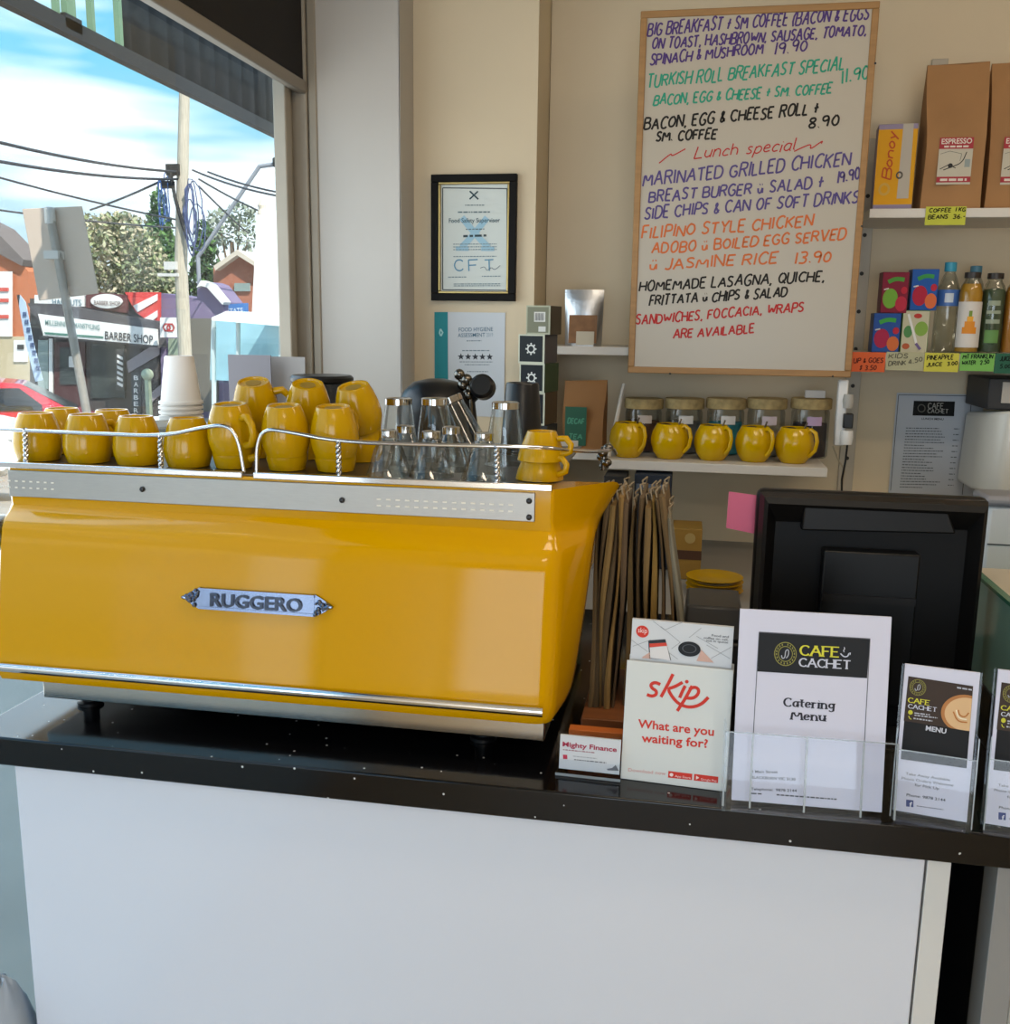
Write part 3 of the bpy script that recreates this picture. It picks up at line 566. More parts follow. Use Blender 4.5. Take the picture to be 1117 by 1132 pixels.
M_gloss = mat('white_gloss_panel', 'd6d9e2', .14, coat=.3)
t = thing('counter_base', 'white gloss front counter base under the coffee machine', 'counter', (-.33, 1.75, 0))
B().box(-.71, .715, -.39, .45, 0, .90).done('carcass', mat('carcass_dark', '17181a', .5), t)
B().box(-.722, .682, -.418, -.392, .03, .90).done('front_panel', M_gloss, t, bevel=.002)
B().box(.685, .716, -.418, -.392, .03, .90).done('edge_trim', mat('edge_strip', 'd4d3d0', .3), t, bevel=.001)
t = thing('counter_base', 'grey framed glass fronted cabinet base at the right edge', 'counter', (.85, 1.75, 0))
B().box(-.40, .4, -.36, .45, 0, .90).done('carcass', mat('carcass_dark', '17181a'), t)
B().box(-.405, -.37, -.42, -.365, .03, .90).box(-.405, .4, -.42, -.365, .0, .03).done('frame', mat('grey_frame', '8d8c8a', .4), t, bevel=.001)
B().box(-.368, -.345, -.415, -.365, .03, .90).done('frame', mat('grey_frame_light', 'a6aaa6', .4), t)
B().box(-.343, .4, -.405, -.37, .03, .90).done('glass_front', mat('pale_green_glass', 'b9c8bf', .1, noise=.05, nscale=2), t)
# plastic bags squeezed in the gap by the window wall
def bag(lab, loc, r, sc, h, seed):
    rr = random.Random(seed); b = B(); b.ball((0, 0, 0), r, sc, 28)
    for v in b.bm.verts:
        n = 1+.14*sin(v.co.z*70+seed)+.12*sin(v.co.y*60+v.co.z*40)+rr.uniform(-.05, .05); v.co.y *= n; v.co.z *= 1+rr.uniform(-.04, .04); v.co.z = max(v.co.z, -r*sc[2]*.93)
    for v in b.bm.verts: v.co.z += r*sc[2]*.93
    o = b.done('plastic_bag', mat('bag_'+h, h, .3, spec=.6), smooth=60, loc=loc); tag(o, lab, 'bag')
bag('pale blue plastic bag in the gap left of the white counter', (-1.095, 1.31, 0), .25, (.13, .36, 1.06), 'b9c6d4', 1)

# ================================================================== coffee machine
M_yel = mat('yellow_enamel', 'ca9400', .09, coat=0, spec=.3)
MO = Vector((-.65, 1.70, CT)); ML = Matrix.Translation(-MO)
t = thing('espresso_machine', 'large glossy yellow espresso machine with chrome emblem on the black worktop', 'coffee machine', MO); mach = t
prof = [(1.440, 1.368, -.192, .004, -.10), (1.440, 1.316, -.192, .004, -.128), (1.441, 1.304, -.189, .006, -.132), (1.432, 1.292, -.186, .010, -.134), (1.418, 1.282, -.183, .016, -.135), (1.410, 1.270, -.181, .020, -.136),
        (1.404, 1.245, -.180, .022, -.138), (1.396, 1.20, -.179, .024, -.142), (1.387, 1.14, -.178, .025, -.148), (1.378, 1.08, -.178, .025, -.155), (1.373, 1.045, -.178, .025, -.16), (1.373, 1.030, -.179, .024, -.164), (1.379, 1.021, -.182, .022, -.168), (1.396, 1.016, -.19, .02, -.175)]
rings = []
for y, z, cx, r, wx in prof:
    ring = [(-1.118, 1.98, z), (-1.118, y+.05, z), (-1.114, y+.03, z), (-1.108, y+.01, z), (-1.098, y, z)]
    d = Vector((wx-cx, .115)); d.normalize()
    for k in range(7):                                            # rounded front corner
        f = k/6; a = Vector((cx-r*1.2, y)); c = Vector((cx, y)); e = Vector((cx, y))+d*r*1.2
        q = a*(1-f)**2+c*2*f*(1-f)+e*f*f; ring.append((q.x, q.y, z))
    for k in range(5):
        f = k/4; a = Vector((wx, y+.115))-d*.03; c = Vector((wx, y+.115)); e = Vector((wx, y+.15))
        q = a*(1-f)**2+c*2*f*(1-f)+e*f*f; ring.append((q.x, q.y, z))
    ring[-1] = (wx-.012, y+.175, z); ring += [(wx-.05, 1.75, z), (wx-.05, 1.98, z)]
    ring = [(qx, qy, qz-(max(0, qy-1.55)*.45 if qx > -.2 and qz > 1.25 else 0)) for qx, qy, qz in ring]; rings.append(ring)
B().loft(rings, M=ML).done('body', M_yel, t, smooth=38)
zt = 1.3685
B().box(-1.116, -.205, 1.447, 1.97, zt, zt+.002, ML).done('cup_tray', mat('tray_steel', '6d6b68', .35, .9, noise=.08, nscale=30), t)
def lip(p0, p1):
    a = at(p0[0], p0[1], Y=1.441); c = at(p1[0], p1[1], Y=1.441); return B().box(a.x, c.x, 1.436, 1.447, zt-.003, zt+.007, ML).done('tray_lip', M_chrome, t, bevel=.0015)
lip((-20, 514), (269, 525)); lip((281, 524), (611, 540))
pl = at(592, 545, Y=1.438); pb_ = at(592, 577, Y=1.438)
plate = B().box(-1.10, pl.x, 1.436, 1.441, pb_.z, pl.z, ML).done('front_plate', M_steel, t, bevel=.001)
s_ = B(); M_screw = mat('dark_screw', '3a3a3c', .3, .8)
for px, py in ((157, 541), (378, 553)): q = at(px, py, Y=1.434); B().ball(q-MO, .0045, (1, .6, 1), 12).done('screw', M_screw, plate, smooth=60)
for py in (554, 572): q = at(585, py, Y=1.434); B().ball(q-MO, .0045, (1, .6, 1), 12).done('screw', M_screw, plate, smooth=60)
for k in range(15):
    for j in (0, 1):
        q = at(419+k*10.4, 552+k*.45+j*7, Y=1.4355)
        s_.box(q.x-.0035, q.x+.0035, 1.4353, 1.437, q.z-.0012, q.z+.0012, ML)
s_.done('slot_row', mat('slot_pale', 'e4dfd2', .4), plate); s_ = B()
for k in range(8):
    for j in (0, 1): q = at(2+k*8, 531+k*.4+j*7, Y=1.4355); s_.box(q.x-.0025, q.x+.0025, 1.4353, 1.437, q.z-.0012, q.z+.0012, ML)
s_.done('slot_row', mat('slot_pale', 'e4dfd2', .4), plate)
for x in (-1.0, -.30):
    for y in (1.47, 1.9): B().lathe([(.022, .0005), (.022, .006), (.014, .008), (.014, .032)], (x, y, CT), 16, ML).done('foot', M_dark, t, smooth=40)
B().box(-1.045, -.192, 1.408, 1.95, .981, 1.02, ML).done('base_plate', mat('polished_steel', 'c4bfb8', .16, 1), t, bevel=.002)
b = B(); a = at(-30, 735, Y=1.366); c = at(600, 788, Y=1.366); zc = c.z
b.loft([[(x, 1.372+.006*cos(k*pi/4+pi/8)-.004, zc+.0075*sin(k*pi/4+pi/8)) for k in range(8)] for x in (-1.09, c.x)], M=ML); b.done('chrome_strip', M_chrome, t, smooth=50)
# rail of bent chrome rod round the cup tray
def rod(pts, Y=1.45): return [at(u, v, Y=Y)-MO for u, v in pts]
def rounder(p, n=2):
    for _ in range(n):
        q = [p[0]]
        for i in range(len(p)-1): q += [p[i]*.75+p[i+1]*.25, p[i]*.25+p[i+1]*.75]
        p = q+[p[-1]]
    return p
B().tube(rounder(rod([(-40, 473), (30, 476), (120, 480), (182, 482), (222, 473), (252, 469), (264, 486), (270, 522)])), .0032, 8).done('rail', M_chrome, t, smooth=60)
p = rod([(284, 522), (284, 492), (292, 474), (318, 477), (372, 488), (470, 492), (596, 494)])
p += [Vector((-.175, 1.50, 1.42))-MO, Vector((-.125, 1.62, 1.405))-MO, Vector((-.125, 1.72, 1.402))-MO, Vector((-.125, 1.80, 1.38))-MO]
B().tube(rounder(p), .0032, 8).done('rail', M_chrome, t, smooth=60)
def twist(px, y0, y1):
    a = at(px, y1, Y=1.45)-MO; c = at(px-1, y0, Y=1.45)-MO; b = B(); n = 26
    for s in (0, pi): b.tube([a.lerp(c, k/n)+Vector((.0026*cos(k*.9+s), .0026*sin(k*.9+s), 0)) for k in range(n+1)], .0024, 6)
    b.box(a.x-.006, a.x+.006, a.y-.004, a.y+.004, a.z-.006, a.z+.002); b.done('rail_post', M_chrome, t, smooth=60)
twist(29, 474, 515); twist(178, 482, 520); twist(375, 487, 528); twist(550, 492, 534)
b = B(); q = Vector((-.135, 1.66, zt))-MO
for k in range(5): b.ball((q.x+.006*sin(k*2.), q.y+.006*cos(k*3), q.z+.006+k*.008), .009, (1, 1, .8), 10)
b.tube([q, q+Vector((0, 0, .04))], .006, 8); b.done('rail_corner_joint', mat('dark_chrome', '6f6b64', .25, 1), t, smooth=60)
q = at(-2, 590, Y=1.43)-MO
B().lathe([(.0, -.03), (.026, -.03), (.03, -.02), (.03, .0), (.02, .02)], (0, 0, 0), 24, Matrix.Translation(q) @ Matrix.Rotation(pi/2, 4, 'X')).done('steam_knob', mat('dark_chrome', '6f6b64'), t, smooth=40)
b = B()
for k in range(16): b.box(-.128, -.1255, 1.60+k*.02, 1.61+k*.02, 1.03, 1.2, ML)
# emblem
ez = at(285, 665, Y=1.3925); EM = Matrix.Translation(ez-MO+Vector((0, -.001, 0))) @ Matrix.Rotation(radians(-9), 4, 'X')
em = B(); w, h = .095, .0165
em.prism([(-w, -h), (w, -h), (w, h), (-w, h)], -.005, .008, EM); em.prism([(-w, h-.004), (w, h-.004), (w, h), (-w, h)], -.0075, .004, EM); em.prism([(-w, -h), (w, -h), (w, -h+.004), (-w, -h+.004)], -.0075, .004, EM)
rr = random.Random(3)
for s in (-1, 1):
    em.prism([(s*w, -h-.001), (s*(w+.012), -h*.7), (s*(w+.030), 0), (s*(w+.012), h*.7), (s*w, h+.001)], -.004, .008, EM)
    for k in range(22):
        f = rr.random(); x = w+.002+f*.021; zz = rr.uniform(-1, 1)*(h*.95)*(1-f*.85); em.ball((s*x, -.005, zz), rr.uniform(.0022, .0042), (1, 1.1, 1), 8, EM)
    em.ball((s*(w+.026), -.005, 0), .0042, (1.3, 1, .8), 10, EM)
emb = em.done('emblem', mat('emblem_chrome', '7f889e', .22, 1), t, smooth=35)  # bluish base colour stands in for sky reflected in the chrome
vs, fs = font_mesh('RUGGERO', .02); x0 = min(v[0] for v in vs); x1 = max(v[0] for v in vs); k = .152/(x1-x0); kz = .021/.73
b = B(); n = len(vs)
b.add([((v[0]-x0)*k-.076, -.0085, (v[1])*kz-.0105) for v in vs], fs, EM)
bmesh.ops.recalc_face_normals(b.bm, faces=b.bm.faces)
ex = bmesh.ops.extrude_face_region(b.bm, geom=list(b.bm.faces)); bmesh.ops.translate(b.bm, vec=EM.to_3x3() @ Vector((0, .0045, 0)), verts=[q for q in ex['geom'] if isinstance(q, bmesh.types.BMVert)])
lo = b.done('lettering', mat('emblem_letters', '3f434c', .25, 1), emb); lo['label'] = 'raised chrome letters'

# ================================================================== mugs on the machine
M_mug = mat('yellow_glaze_dimmed', 'bb9000', .16, coat=0, spec=.45)  # glaze darkened in colour because the machine mugs stand backlit
M_in = mat('mug_foot_label', '8a6d10', .6)
ZT = zt+.0022
def mug(lab, loc, rz, group, mat_=None):
    "upside-down barrel mug: foot ring on top"
    t = thing('mug', lab, 'mug', loc, (0, 0, rz), group); m = M_mug
    B().lathe([(.030, 0), (.0335, .001), (.0385, .018), (.0395, .030), (.0375, .048), (.0325, .066), (.0275, .0785), (.0265, .0805), (.0235, .0805), (.0225, .0775), (.001, .0775)], seg=40).done('bowl', m, t, smooth=50)
    b = B(); b.tube([(.034, 0, .062), (.048, 0, .064), (.0585, 0, .053), (.061, 0, .037), (.055, 0, .022), (.0385, 0, .017)], [.007, .0065, .006, .006, .0065, .007], 10); b.done('handle', m, t, smooth=60)
    B().lathe([(.0135, .0776), (.0135, .0782), (.001, .0782)], seg=20).done('foot_label', M_in, t)
    return t
def base(px, py, z): return at(px, py, Z=z)
MG = 'yellow mugs upside down on the coffee machine'
p = at(42, 490, Y=1.505); first = mug('yellow mug upside down at far left of the front row', (p.x, 1.505, ZT), 2.0, MG)
def mg(px, Y, z, rz, lab, py=490, tilt=0, roll=0, sc=1):
    r = dup(first, (at(px, py, Y=Y).x, Y, z), lab, (Matrix.Rotation(roll, 3, 'Y') @ Matrix.Rotation(tilt, 3, 'X') @ Matrix.Rotation(rz, 3, 'Z')).to_euler()); r.scale = (sc, sc, 1); return r
mg(97, 1.505, ZT, 1.2, 'yellow mug upside down, second from left in the front row')
mg(152, 1.505, ZT, 1.9, 'yellow mug upside down, third from left in the front row')
mg(208, 1.505, ZT, 2.4, 'yellow mug upside down, fourth from left, just left of the stacked mugs')
mg(71, 1.60, ZT, 1.2, 'yellow mug in second row showing between the first two front mugs')
mg(126, 1.60, ZT, 1.2, 'yellow mug in second row hidden behind the third front mug')
D = .026
for px, Y, zz, n1, rz in ((258, 1.505, 0, 'left', -.55), (317, 1.507, 0, 'middle', 1.6), (371, 1.515, 0, 'right', 1.3)):
    mg(px, Y+.004, ZT, rz+.3, 'bottom yellow mug of the %s front stack behind the rail' % n1, sc=.87)
    mg(px, Y, ZT+D, rz, 'top yellow mug of the %s front stack behind the rail' % n1, tilt=.10)
for px, Y, n1, rz, k, ro in ((286, 1.625, 'left', .3, 2.1, .06), (342, 1.63, 'middle', 1.9, 2.05, .12), (401, 1.625, 'right', 1.7, 2.0, -.10)):
    mg(px-2, Y+.02, ZT, rz+2, 'bottom yellow mug of the %s back stack' % n1)
    mg(px-1, Y+.02, ZT+D, rz+1, 'second yellow mug up in the %s back stack' % n1, sc=.87)
    mg(px, Y+.012, ZT+D*k+.004, rz, 'topmost yellow mug of the %s back stack' % n1, tilt=.30, roll=ro)
# espresso cups at the right corner
t = thing('espresso_cup', 'lower yellow espresso cup under another cup at machine corner', 'cup', (at(597, 515, Y=1.52).x, 1.52, ZT), (0, 0, -.5), 'yellow espresso cups at the machine corner')
B().lathe([(.036, 0), (.038, .001), (.036, .012), (.030, .028), (.0235, .044), (.0225, .046), (.0195, .046), (.019, .044), (.001, .044)], seg=36).done('bowl', M_mug, t, smooth=50)
B().tube([(.030, 0, .036), (.043, 0, .037), (.0515, 0, .028), (.050, 0, .017), (.036, 0, .011)], .005, 10).done('handle', M_mug, t, smooth=60)
dup(t, (t.location.x+.002, 1.521, ZT+.030), 'upper yellow espresso cup stacked at machine corner', (0, 0, -.35))

# glasses
M_gl = mat('glass', 'ffffff', .0, trans=1, ior=1.45); M_clear = clear('tumbler_glass', (.93, .95, .94, 1), .16)
M_foot_sheen = mat('glass_foot_sheen', 'c6c4bf', .12, 1)  # metal foot stands in for silvery reflections in thick glass
def tumbler(lab, loc, group, rb=.0145, rr_=.036, h=.072, rot=(0, 0, 0)):
    t = thing('glass_tumbler', lab, 'glass', loc, rot, group)
    B().lathe([(rr_-.0015, 0), (rr_, 0), (rb+(rr_-rb)*.45, h*.55), (rb, h-.012), (rb, h-.012)], seg=32).done('bowl', M_clear, t, smooth=60)
    B().lathe([(rb*.9, h-.012), (rb+.0005, h-.0115), (rb+.0005, h-.001), (rb-.002, h), (rb-.004, h-.001), (.001, h-.001)], seg=32).done('base', M_foot_sheen, t, smooth=40)
    return t
GG = 'upside down glasses on the coffee machine'
Zg = ZT
g1 = tumbler('small upside down glass, leftmost beside the stacked mugs', (at(430, 500, Y=1.50).x, 1.50, Zg), GG)
for px, Y, lab in ((449, 1.575, 'small upside down glass behind the leftmost one'), (477, 1.505, 'small upside down glass in the middle of the front row'), (499, 1.58, 'small upside down glass behind the middle one'), (535, 1.505, 'small upside down glass, rightmost beside the espresso cups')):
    dup(g1, (at(px, 500, Y=Y).x, Y, Zg), lab)
g2 = tumbler('tall upside down tumbler at left of the back row', (at(441, 470, Y=1.69).x, 1.69, Zg), GG, .0235, .036, .108)
dup(g2, (at(481, 470, Y=1.66).x, 1.66, Zg+.004), 'tall upside down tumbler in the middle of the back row')
dup(g2, (at(559, 470, Y=1.67).x, 1.67, Zg), 'tall upside down tumbler at right of the back row')
q = at(522, 478, Y=1.72); dup(g2, (q.x, 1.72, Zg+.010), 'leaning tall tumbler between the others in the back row', (0, radians(-24), 0))
# black cup, takeaway cups, lids
t = thing('black_tumbler', 'black cup upside down behind the glasses', 'cup', (at(577, 470, Y=1.83).x, 1.83, ZT))
B().lathe([(.045, 0), (.046, .004), (.040, .006), (.031, .128), (.029, .132), (.026, .132), (.024, .129), (.001, .129)], seg=36).done('bowl', mat('black_ceramic', '16171a', .3), t, smooth=40)
M_paper = mat('white_card', 'd9d6d2', .6)
cup0 = None; q = at(200, 470, Y=1.80)
for k in range(9):
    lab = 'white takeaway cup, %s of the nested upside down stack' % ('lowest', 'second', 'third', 'fourth', 'fifth', 'sixth', 'seventh', 'eighth', 'topmost')[k]
    if cup0 is None:
        cup0 = thing('takeaway_cup', lab, 'cup', (q.x, 1.80, ZT), (0, 0, 0), 'stack of white takeaway cups')
        B().lathe([(.0390, 0), (.0425, .001), (.0425, .006), (.0385, .007), (.0275, .092), (.0255, .094), (.025, .090), (.001, .090)], seg=32).done('bowl', M_paper, cup0, smooth=40)
    else: dup(cup0, (q.x+rnd.uniform(-.001, .001)+k*.0004, 1.80, ZT+k*.0095), lab)
lid0 = None; q = at(172, 462, Y=1.72)
for k in range(3):
    lab = 'clear plastic cup lid, %s of the pile beside the white cups' % ('lowest', 'middle one', 'topmost')[k]
    if lid0 is None:
        lid0 = tag(B().lathe([(.046, 0), (.048, .002), (.048, .006), (.042, .012), (.040, .018), (.001, .018)], seg=32).done('cup_lid', mat('clear_plastic', 'c9d0d0', .2, trans=.5), smooth=40), lab, 'lid', 'clear cup lids'); lid0.location = (q.x, 1.72, ZT)
    else: o = lid0.copy(); COL.objects.link(o); o.location = (q.x+k*.006, 1.72, ZT+k*.0185); o['label'] = lab
# grey cards leaning in the window behind the mugs
for (x0, y0, x1, y1), lab, col, Y in (((256, 392, 299, 440), 'dark grey card standing by the window', '77747a', 2.30), ((297, 394, 337, 440), 'light grey card standing by the window', '95918f', 2.345)):
    a = at(x0, y0, Y=Y); c = at(x1, y0, Y=Y); o = tag(B().box(a.x-.01, c.x, Y, Y+.004, CT+.001, a.z).done('card', mat('card_'+col, col, .6)), lab, 'card')
# grinders behind the machine
Y = 2.14; q = at(356, 419, Y=Y)
t = thing('coffee_grinder', 'coffee grinder with flat black hopper lid by the window corner', 'grinder', (q.x, Y, CT))
hz = q.z-CT
B().box(-.075, .075, -.10, .09, .0005, .26).done('body', M_dark, t, bevel=.01)
B().lathe([(.05, .26), (.05, .28), (.064, hz-.012), (.064, hz-.006)], seg=28).done('hopper', mat('smoky_plastic', '4a4a4a', .15, trans=.6), t, smooth=40)
B().lathe([(.066, hz-.008), (.071, hz-.004), (.071, hz+.004), (.066, hz+.009), (.001, hz+.010)], seg=36).done('hopper_lid', mat('black_lid', '111214', .3), t, smooth=40)
Y = 2.06; q = at(494, 428, Y=Y)
t = thing('coffee_grinder', 'black grinder with domed lid and chrome adjuster behind the glasses', 'grinder', (q.x, Y, CT))
hz = q.z-CT
B().box(-.08, .08, -.09, .09, .0005, .28).done('body', M_dark, t, bevel=.012)
B().lathe([(.085, .28), (.085, hz-.05), (.082, hz-.03), (.07, hz-.008), (.05, hz+.010), (.02, hz+.017), (.001, hz+.018)], (-.022, 0, 0), 36).done('hopper_dome', mat('black_lid', '111214'), t, smooth=50)
b = B(); dpt = -.02
for k, (u, v, r) in enumerate(((508, 414, .012), (516, 420, .013), (520, 430, .011), (512, 426, .012), (524, 424, .012), (518, 437, .012))): p = at(u, v, Y=Y+dpt)-Vector((q.x, Y, CT)); b.ball(p, r, (1, 1, 1), 12)
for (a, c) in (((505, 412), (520, 436)), ((512, 436), (528, 418)), ((520, 440), (520, 470))): b.tube([at(a[0], a[1], Y=Y+dpt)-Vector((q.x, Y, CT)), at(c[0], c[1], Y=Y+dpt)-Vector((q.x, Y, CT))], .006, 8)
b.done('adjuster', mat('dark_chrome', '6f6b64'), t, smooth=60)
p = at(534, 428, Y=Y+dpt)-Vector((q.x, Y, CT))
B().lathe([(.001, -.02), (.02, -.02), (.026, -.012), (.026, .012), (.02, .018), (.001, .018)], (0, 0, 0), 24, Matrix.Translation(p) @ Matrix.Rotation(pi/2-.25, 4, 'X')).done('knob', mat('black_lid', '111214'), t, smooth=40)
B().tube([p, p+Vector((-.03, .01, -.03)), p+Vector((-.02, .01, -.12))], .012, 8).done('knob_arm', mat('black_lid', '111214'), t)
# ================================================================== wall pictures
def sheet(name, lab, cat, quad, Y, thick=.0006, col='e4e2dc', group=None, extra=None):
    "upright flat thing facing the room, its front at depth Y; quad in photo spots"
    P = [at(u, v, Y=Y) for u, v in quad]; Wd = ((P[1]-P[0]).length+(P[2]-P[3]).length)/2; H = ((P[0]-P[3]).length+(P[1]-P[2]).length)/2
    cx = sum(p.x for p in P)/4; zb = (P[2].z+P[3].z)/2
    t = thing(name, lab, cat, (cx, Y, zb), (0, 0, 0), group); return t, Wd, H
# framed certificate
q = [(477, 193.5), (573, 191), (568, 333), (476, 332)]
t, w, h = sheet('framed_certificate', 'framed food safety certificate in black and gold frame on the wall', 'picture', q, YM-.022)
def frame(b, w, h, wd, y0, y1, ins=0):
    x = w/2-ins
    for (x0, x1, z0, z1) in ((-x, x, ins, ins+wd), (-x, x, h-ins-wd, h-ins), (-x, -x+wd, ins+wd, h-ins-wd), (x-wd, x, ins+wd, h-ins-wd)): b.box(x0, x1, y0, y1, z0, z1)
    return b
frame(B(), w, h, .021, 0, .021).done('frame', mat('black_wood', '0d0a08', .5, spec=.15), t, bevel=.0015)
frame(B(), w, h, .007, .003, .018, .0205).done('gilt_slip', mat('gilt', 'b09a63', .35, .8), t, bevel=.002)
B().box(-w/2+.02, w/2-.02, .0125, .016, .02, h-.02).done('certificate_paper', mat('certificate_paper', 'ccd3cf', .6), t)
a = Art(t, w, h, q, .0120)
X = lambda u, v: (440+u/3.904, 170+v/3.904)
fr = [X(192, 145), X(473, 145), X(464, 588), X(188, 585)]
for i in range(4): a.line('printed_border', '4c5358', [fr[i], fr[(i+1) % 4]], 1.1)
for s in (-1, 1): a.line('watermark', '9cc0d2', [X(330-s*55, 270), X(330+s*10, 350), X(330+s*58, 400)], 7, .25+s*.2, True); a.rect('watermark', '9cc0d2', *X(330+s*55-28, 395), *X(330+s*55+28, 415), .6)
for s in (-1, 1): a.line('emblem', '2d4750', [X(329-s*18, 158), X(329+s*19, 192)], 1.6, 1)
a.font('lettering', '49606a', 'Food Safety Supervisor', X(218, 294), X(440, 290), 5, 1, .01)
a.dash('fine_print', '6a7a80', X(290, 220), X(374, 219), 1, 1, 1); a.dash('fine_print', '6a7a80', X(258, 251), X(400, 249), 1.5, 2, 1); a.dash('fine_print', '6a7a80', X(292, 324), X(374, 322), 1.2, 3, 1)
a.dash('name_line', '3d4a50', X(280, 356), X(382, 352), 2.4, 7, 1)
for k, y in enumerate((388, 400, 412, 442)): a.dash('fine_print', '7f9199', X(236, y), X(424, y-2), 1, 9+k, 1)
for ch, u in (('C', 240), ('F', 303), ('T', 372)): a.hand('large_initials', '5b8fae', ch, X(u, 503), X(u+38, 501), 12, 1.3, 1, jit=0, slant=0)
a.line('signature', '5a6f7c', [X(352, 490), X(372, 482), X(380, 505), X(400, 484), X(412, 500), X(438, 478)], .6, 2, True)
for k, (u0, u1, y) in enumerate(((212, 292, 532), (358, 438, 528), (236, 436, 562), (236, 436, 570))): a.dash('fine_print', '7f9199', X(u0, y), X(u1, y-1), 1, 20+k, 1)
a.build()
# hygiene sheet
q = [(481, 344), (561, 346), (557, 428), (480, 428)]
q = [(481, 344.5), (560, 346), (556, 460), (480, 460)]
t, w, h = sheet('hygiene_poster', 'food hygiene assessment sheet with five stars taped below the framed certificate', 'poster', q, YM-.003)
B().box(-w/2, w/2, 0, .001, 0, h).done('paper', mat('paper_cool', 'c6ccd2', .5), t)
a = Art(t, w, h, q)
a.poly('teal_band', '2f8a94', [X(160, 682), X(219, 682), X(216, 1132), X(158, 1132)])
a.font('heading', '35617c', 'FOOD HYGIENE', X(266, 766), X(414, 764), 4.4, 0, .004); a.font('heading', '35617c', 'ASSESSMENT', X(262, 790), X(380, 788), 4.4, 0, .004); a.font('heading', '7d97a8', '2019', X(386, 788), X(414, 787), 4.2, 0)
a.dash('fine_print', '6f7f8a', X(300, 808), X(364, 807), 1.1, 4)
for k in range(5):
    c = X(274+k*31, 874); P = []
    for j in range(10): r = (3.9 if j % 2 == 0 else 1.7); an = -pi/2+j*pi/5; P.append((c[0]+r*cos(an), c[1]+r*sin(an)))
    a.poly('star', '3b3f46', P)
a.dash('fine_print', '6f7f8a', X(280, 850), X(400, 849), 1.1, 5); a.dash('fine_print', '6f7f8a', X(268, 898), X(410, 897), .9, 6); a.dash('fine_print', '6f7f8a', X(290, 910), X(396, 909), .9, 8); a.dash('fine_print', '6f7f8a', X(300, 940), X(390, 939), 1, 18)
a.line('badge', '9fd0d2', [X(186, 755), X(196, 770), X(188, 785), X(182, 772), X(186, 755)], 1.8, 1)
a.build()

# ================================================================== shelves
M_shelf = mat('shelf_board', 'cfcac2', .45, noise=.02, nscale=6)
SZ, UZ, MZ, LZ = 1.2395, 1.923, 1.5465, 1.5495
o = B().box(-.232, .380, 2.75, YB-.001, SZ-.026, SZ).done('wall_shelf', M_shelf, bevel=.002); tag(o, 'white wall shelf under the whiteboard holding jars and big yellow mugs', 'shelf')
o = B().box(-.4549, -.02, 2.86, YB-.001, LZ-.024, LZ).done('wall_shelf', M_shelf, bevel=.002); tag(o, 'short shelf left of the whiteboard holding a silver pouch', 'shelf')
xs = at(962, 230, Y=2.85).x
o = B().box(xs, 1.3, 2.85, YB-.001, UZ-.024, UZ).done('wall_shelf', M_shelf, bevel=.002); tag(o, 'top right shelf carrying brown coffee bags', 'shelf')
xs2 = at(944, 390, Y=2.85).x
o = B().box(xs2, 1.3, 2.85, YB-.001, MZ-.024, MZ).done('wall_shelf', M_shelf, bevel=.002); tag(o, 'right shelf below the coffee bags carrying juice boxes and bottles', 'shelf')
o = B().box(-.80, -.47, 2.62, YM-.001, 1.20, 1.222).done('wall_shelf', M_shelf, bevel=.002); tag(o, 'small shelf behind the glasses carrying the tea box tower', 'shelf')
M_std = mat('grey_standard', 'b3aa9a', .5)
def standard(px, z0, z1, lab):
    x = at(px, 300, Y=YB-.01).x; t = thing('shelf_standard', lab, 'shelf bracket', (x, YB-.012, z0), group=None)
    B().box(-.022, .022, 0, .0115, 0, z1-z0).done('channel', M_std, t, bevel=.002)
    b = B(); n = int((z1-z0)/.11)
    for k in range(n): b.lathe([(.006, 0), (.006, .001)], (0, 0, 0), 10, Matrix.Translation((0, -.0002, .06+k*.11)) @ Matrix.Rotation(pi/2, 4, 'X'))
    b.done('slot', mat('slot_dark', '2a2622', .6), t); return t
standard(953, 1.05, 2.15, 'slotted grey upright just right of the whiteboard')
standard(1019, 1.93, 2.36, 'slotted pale upright behind the first coffee bag')
a = at(690, 425, Y=2.95); c = at(673, 505, Y=2.80)
o = B().tube([(a.x, a.y, a.z), (c.x, c.y, c.z)], .006, 6).done('shelf_stay', M_shelf); tag(o, 'thin pale diagonal stay at left end of the mug shelf', 'shelf bracket')

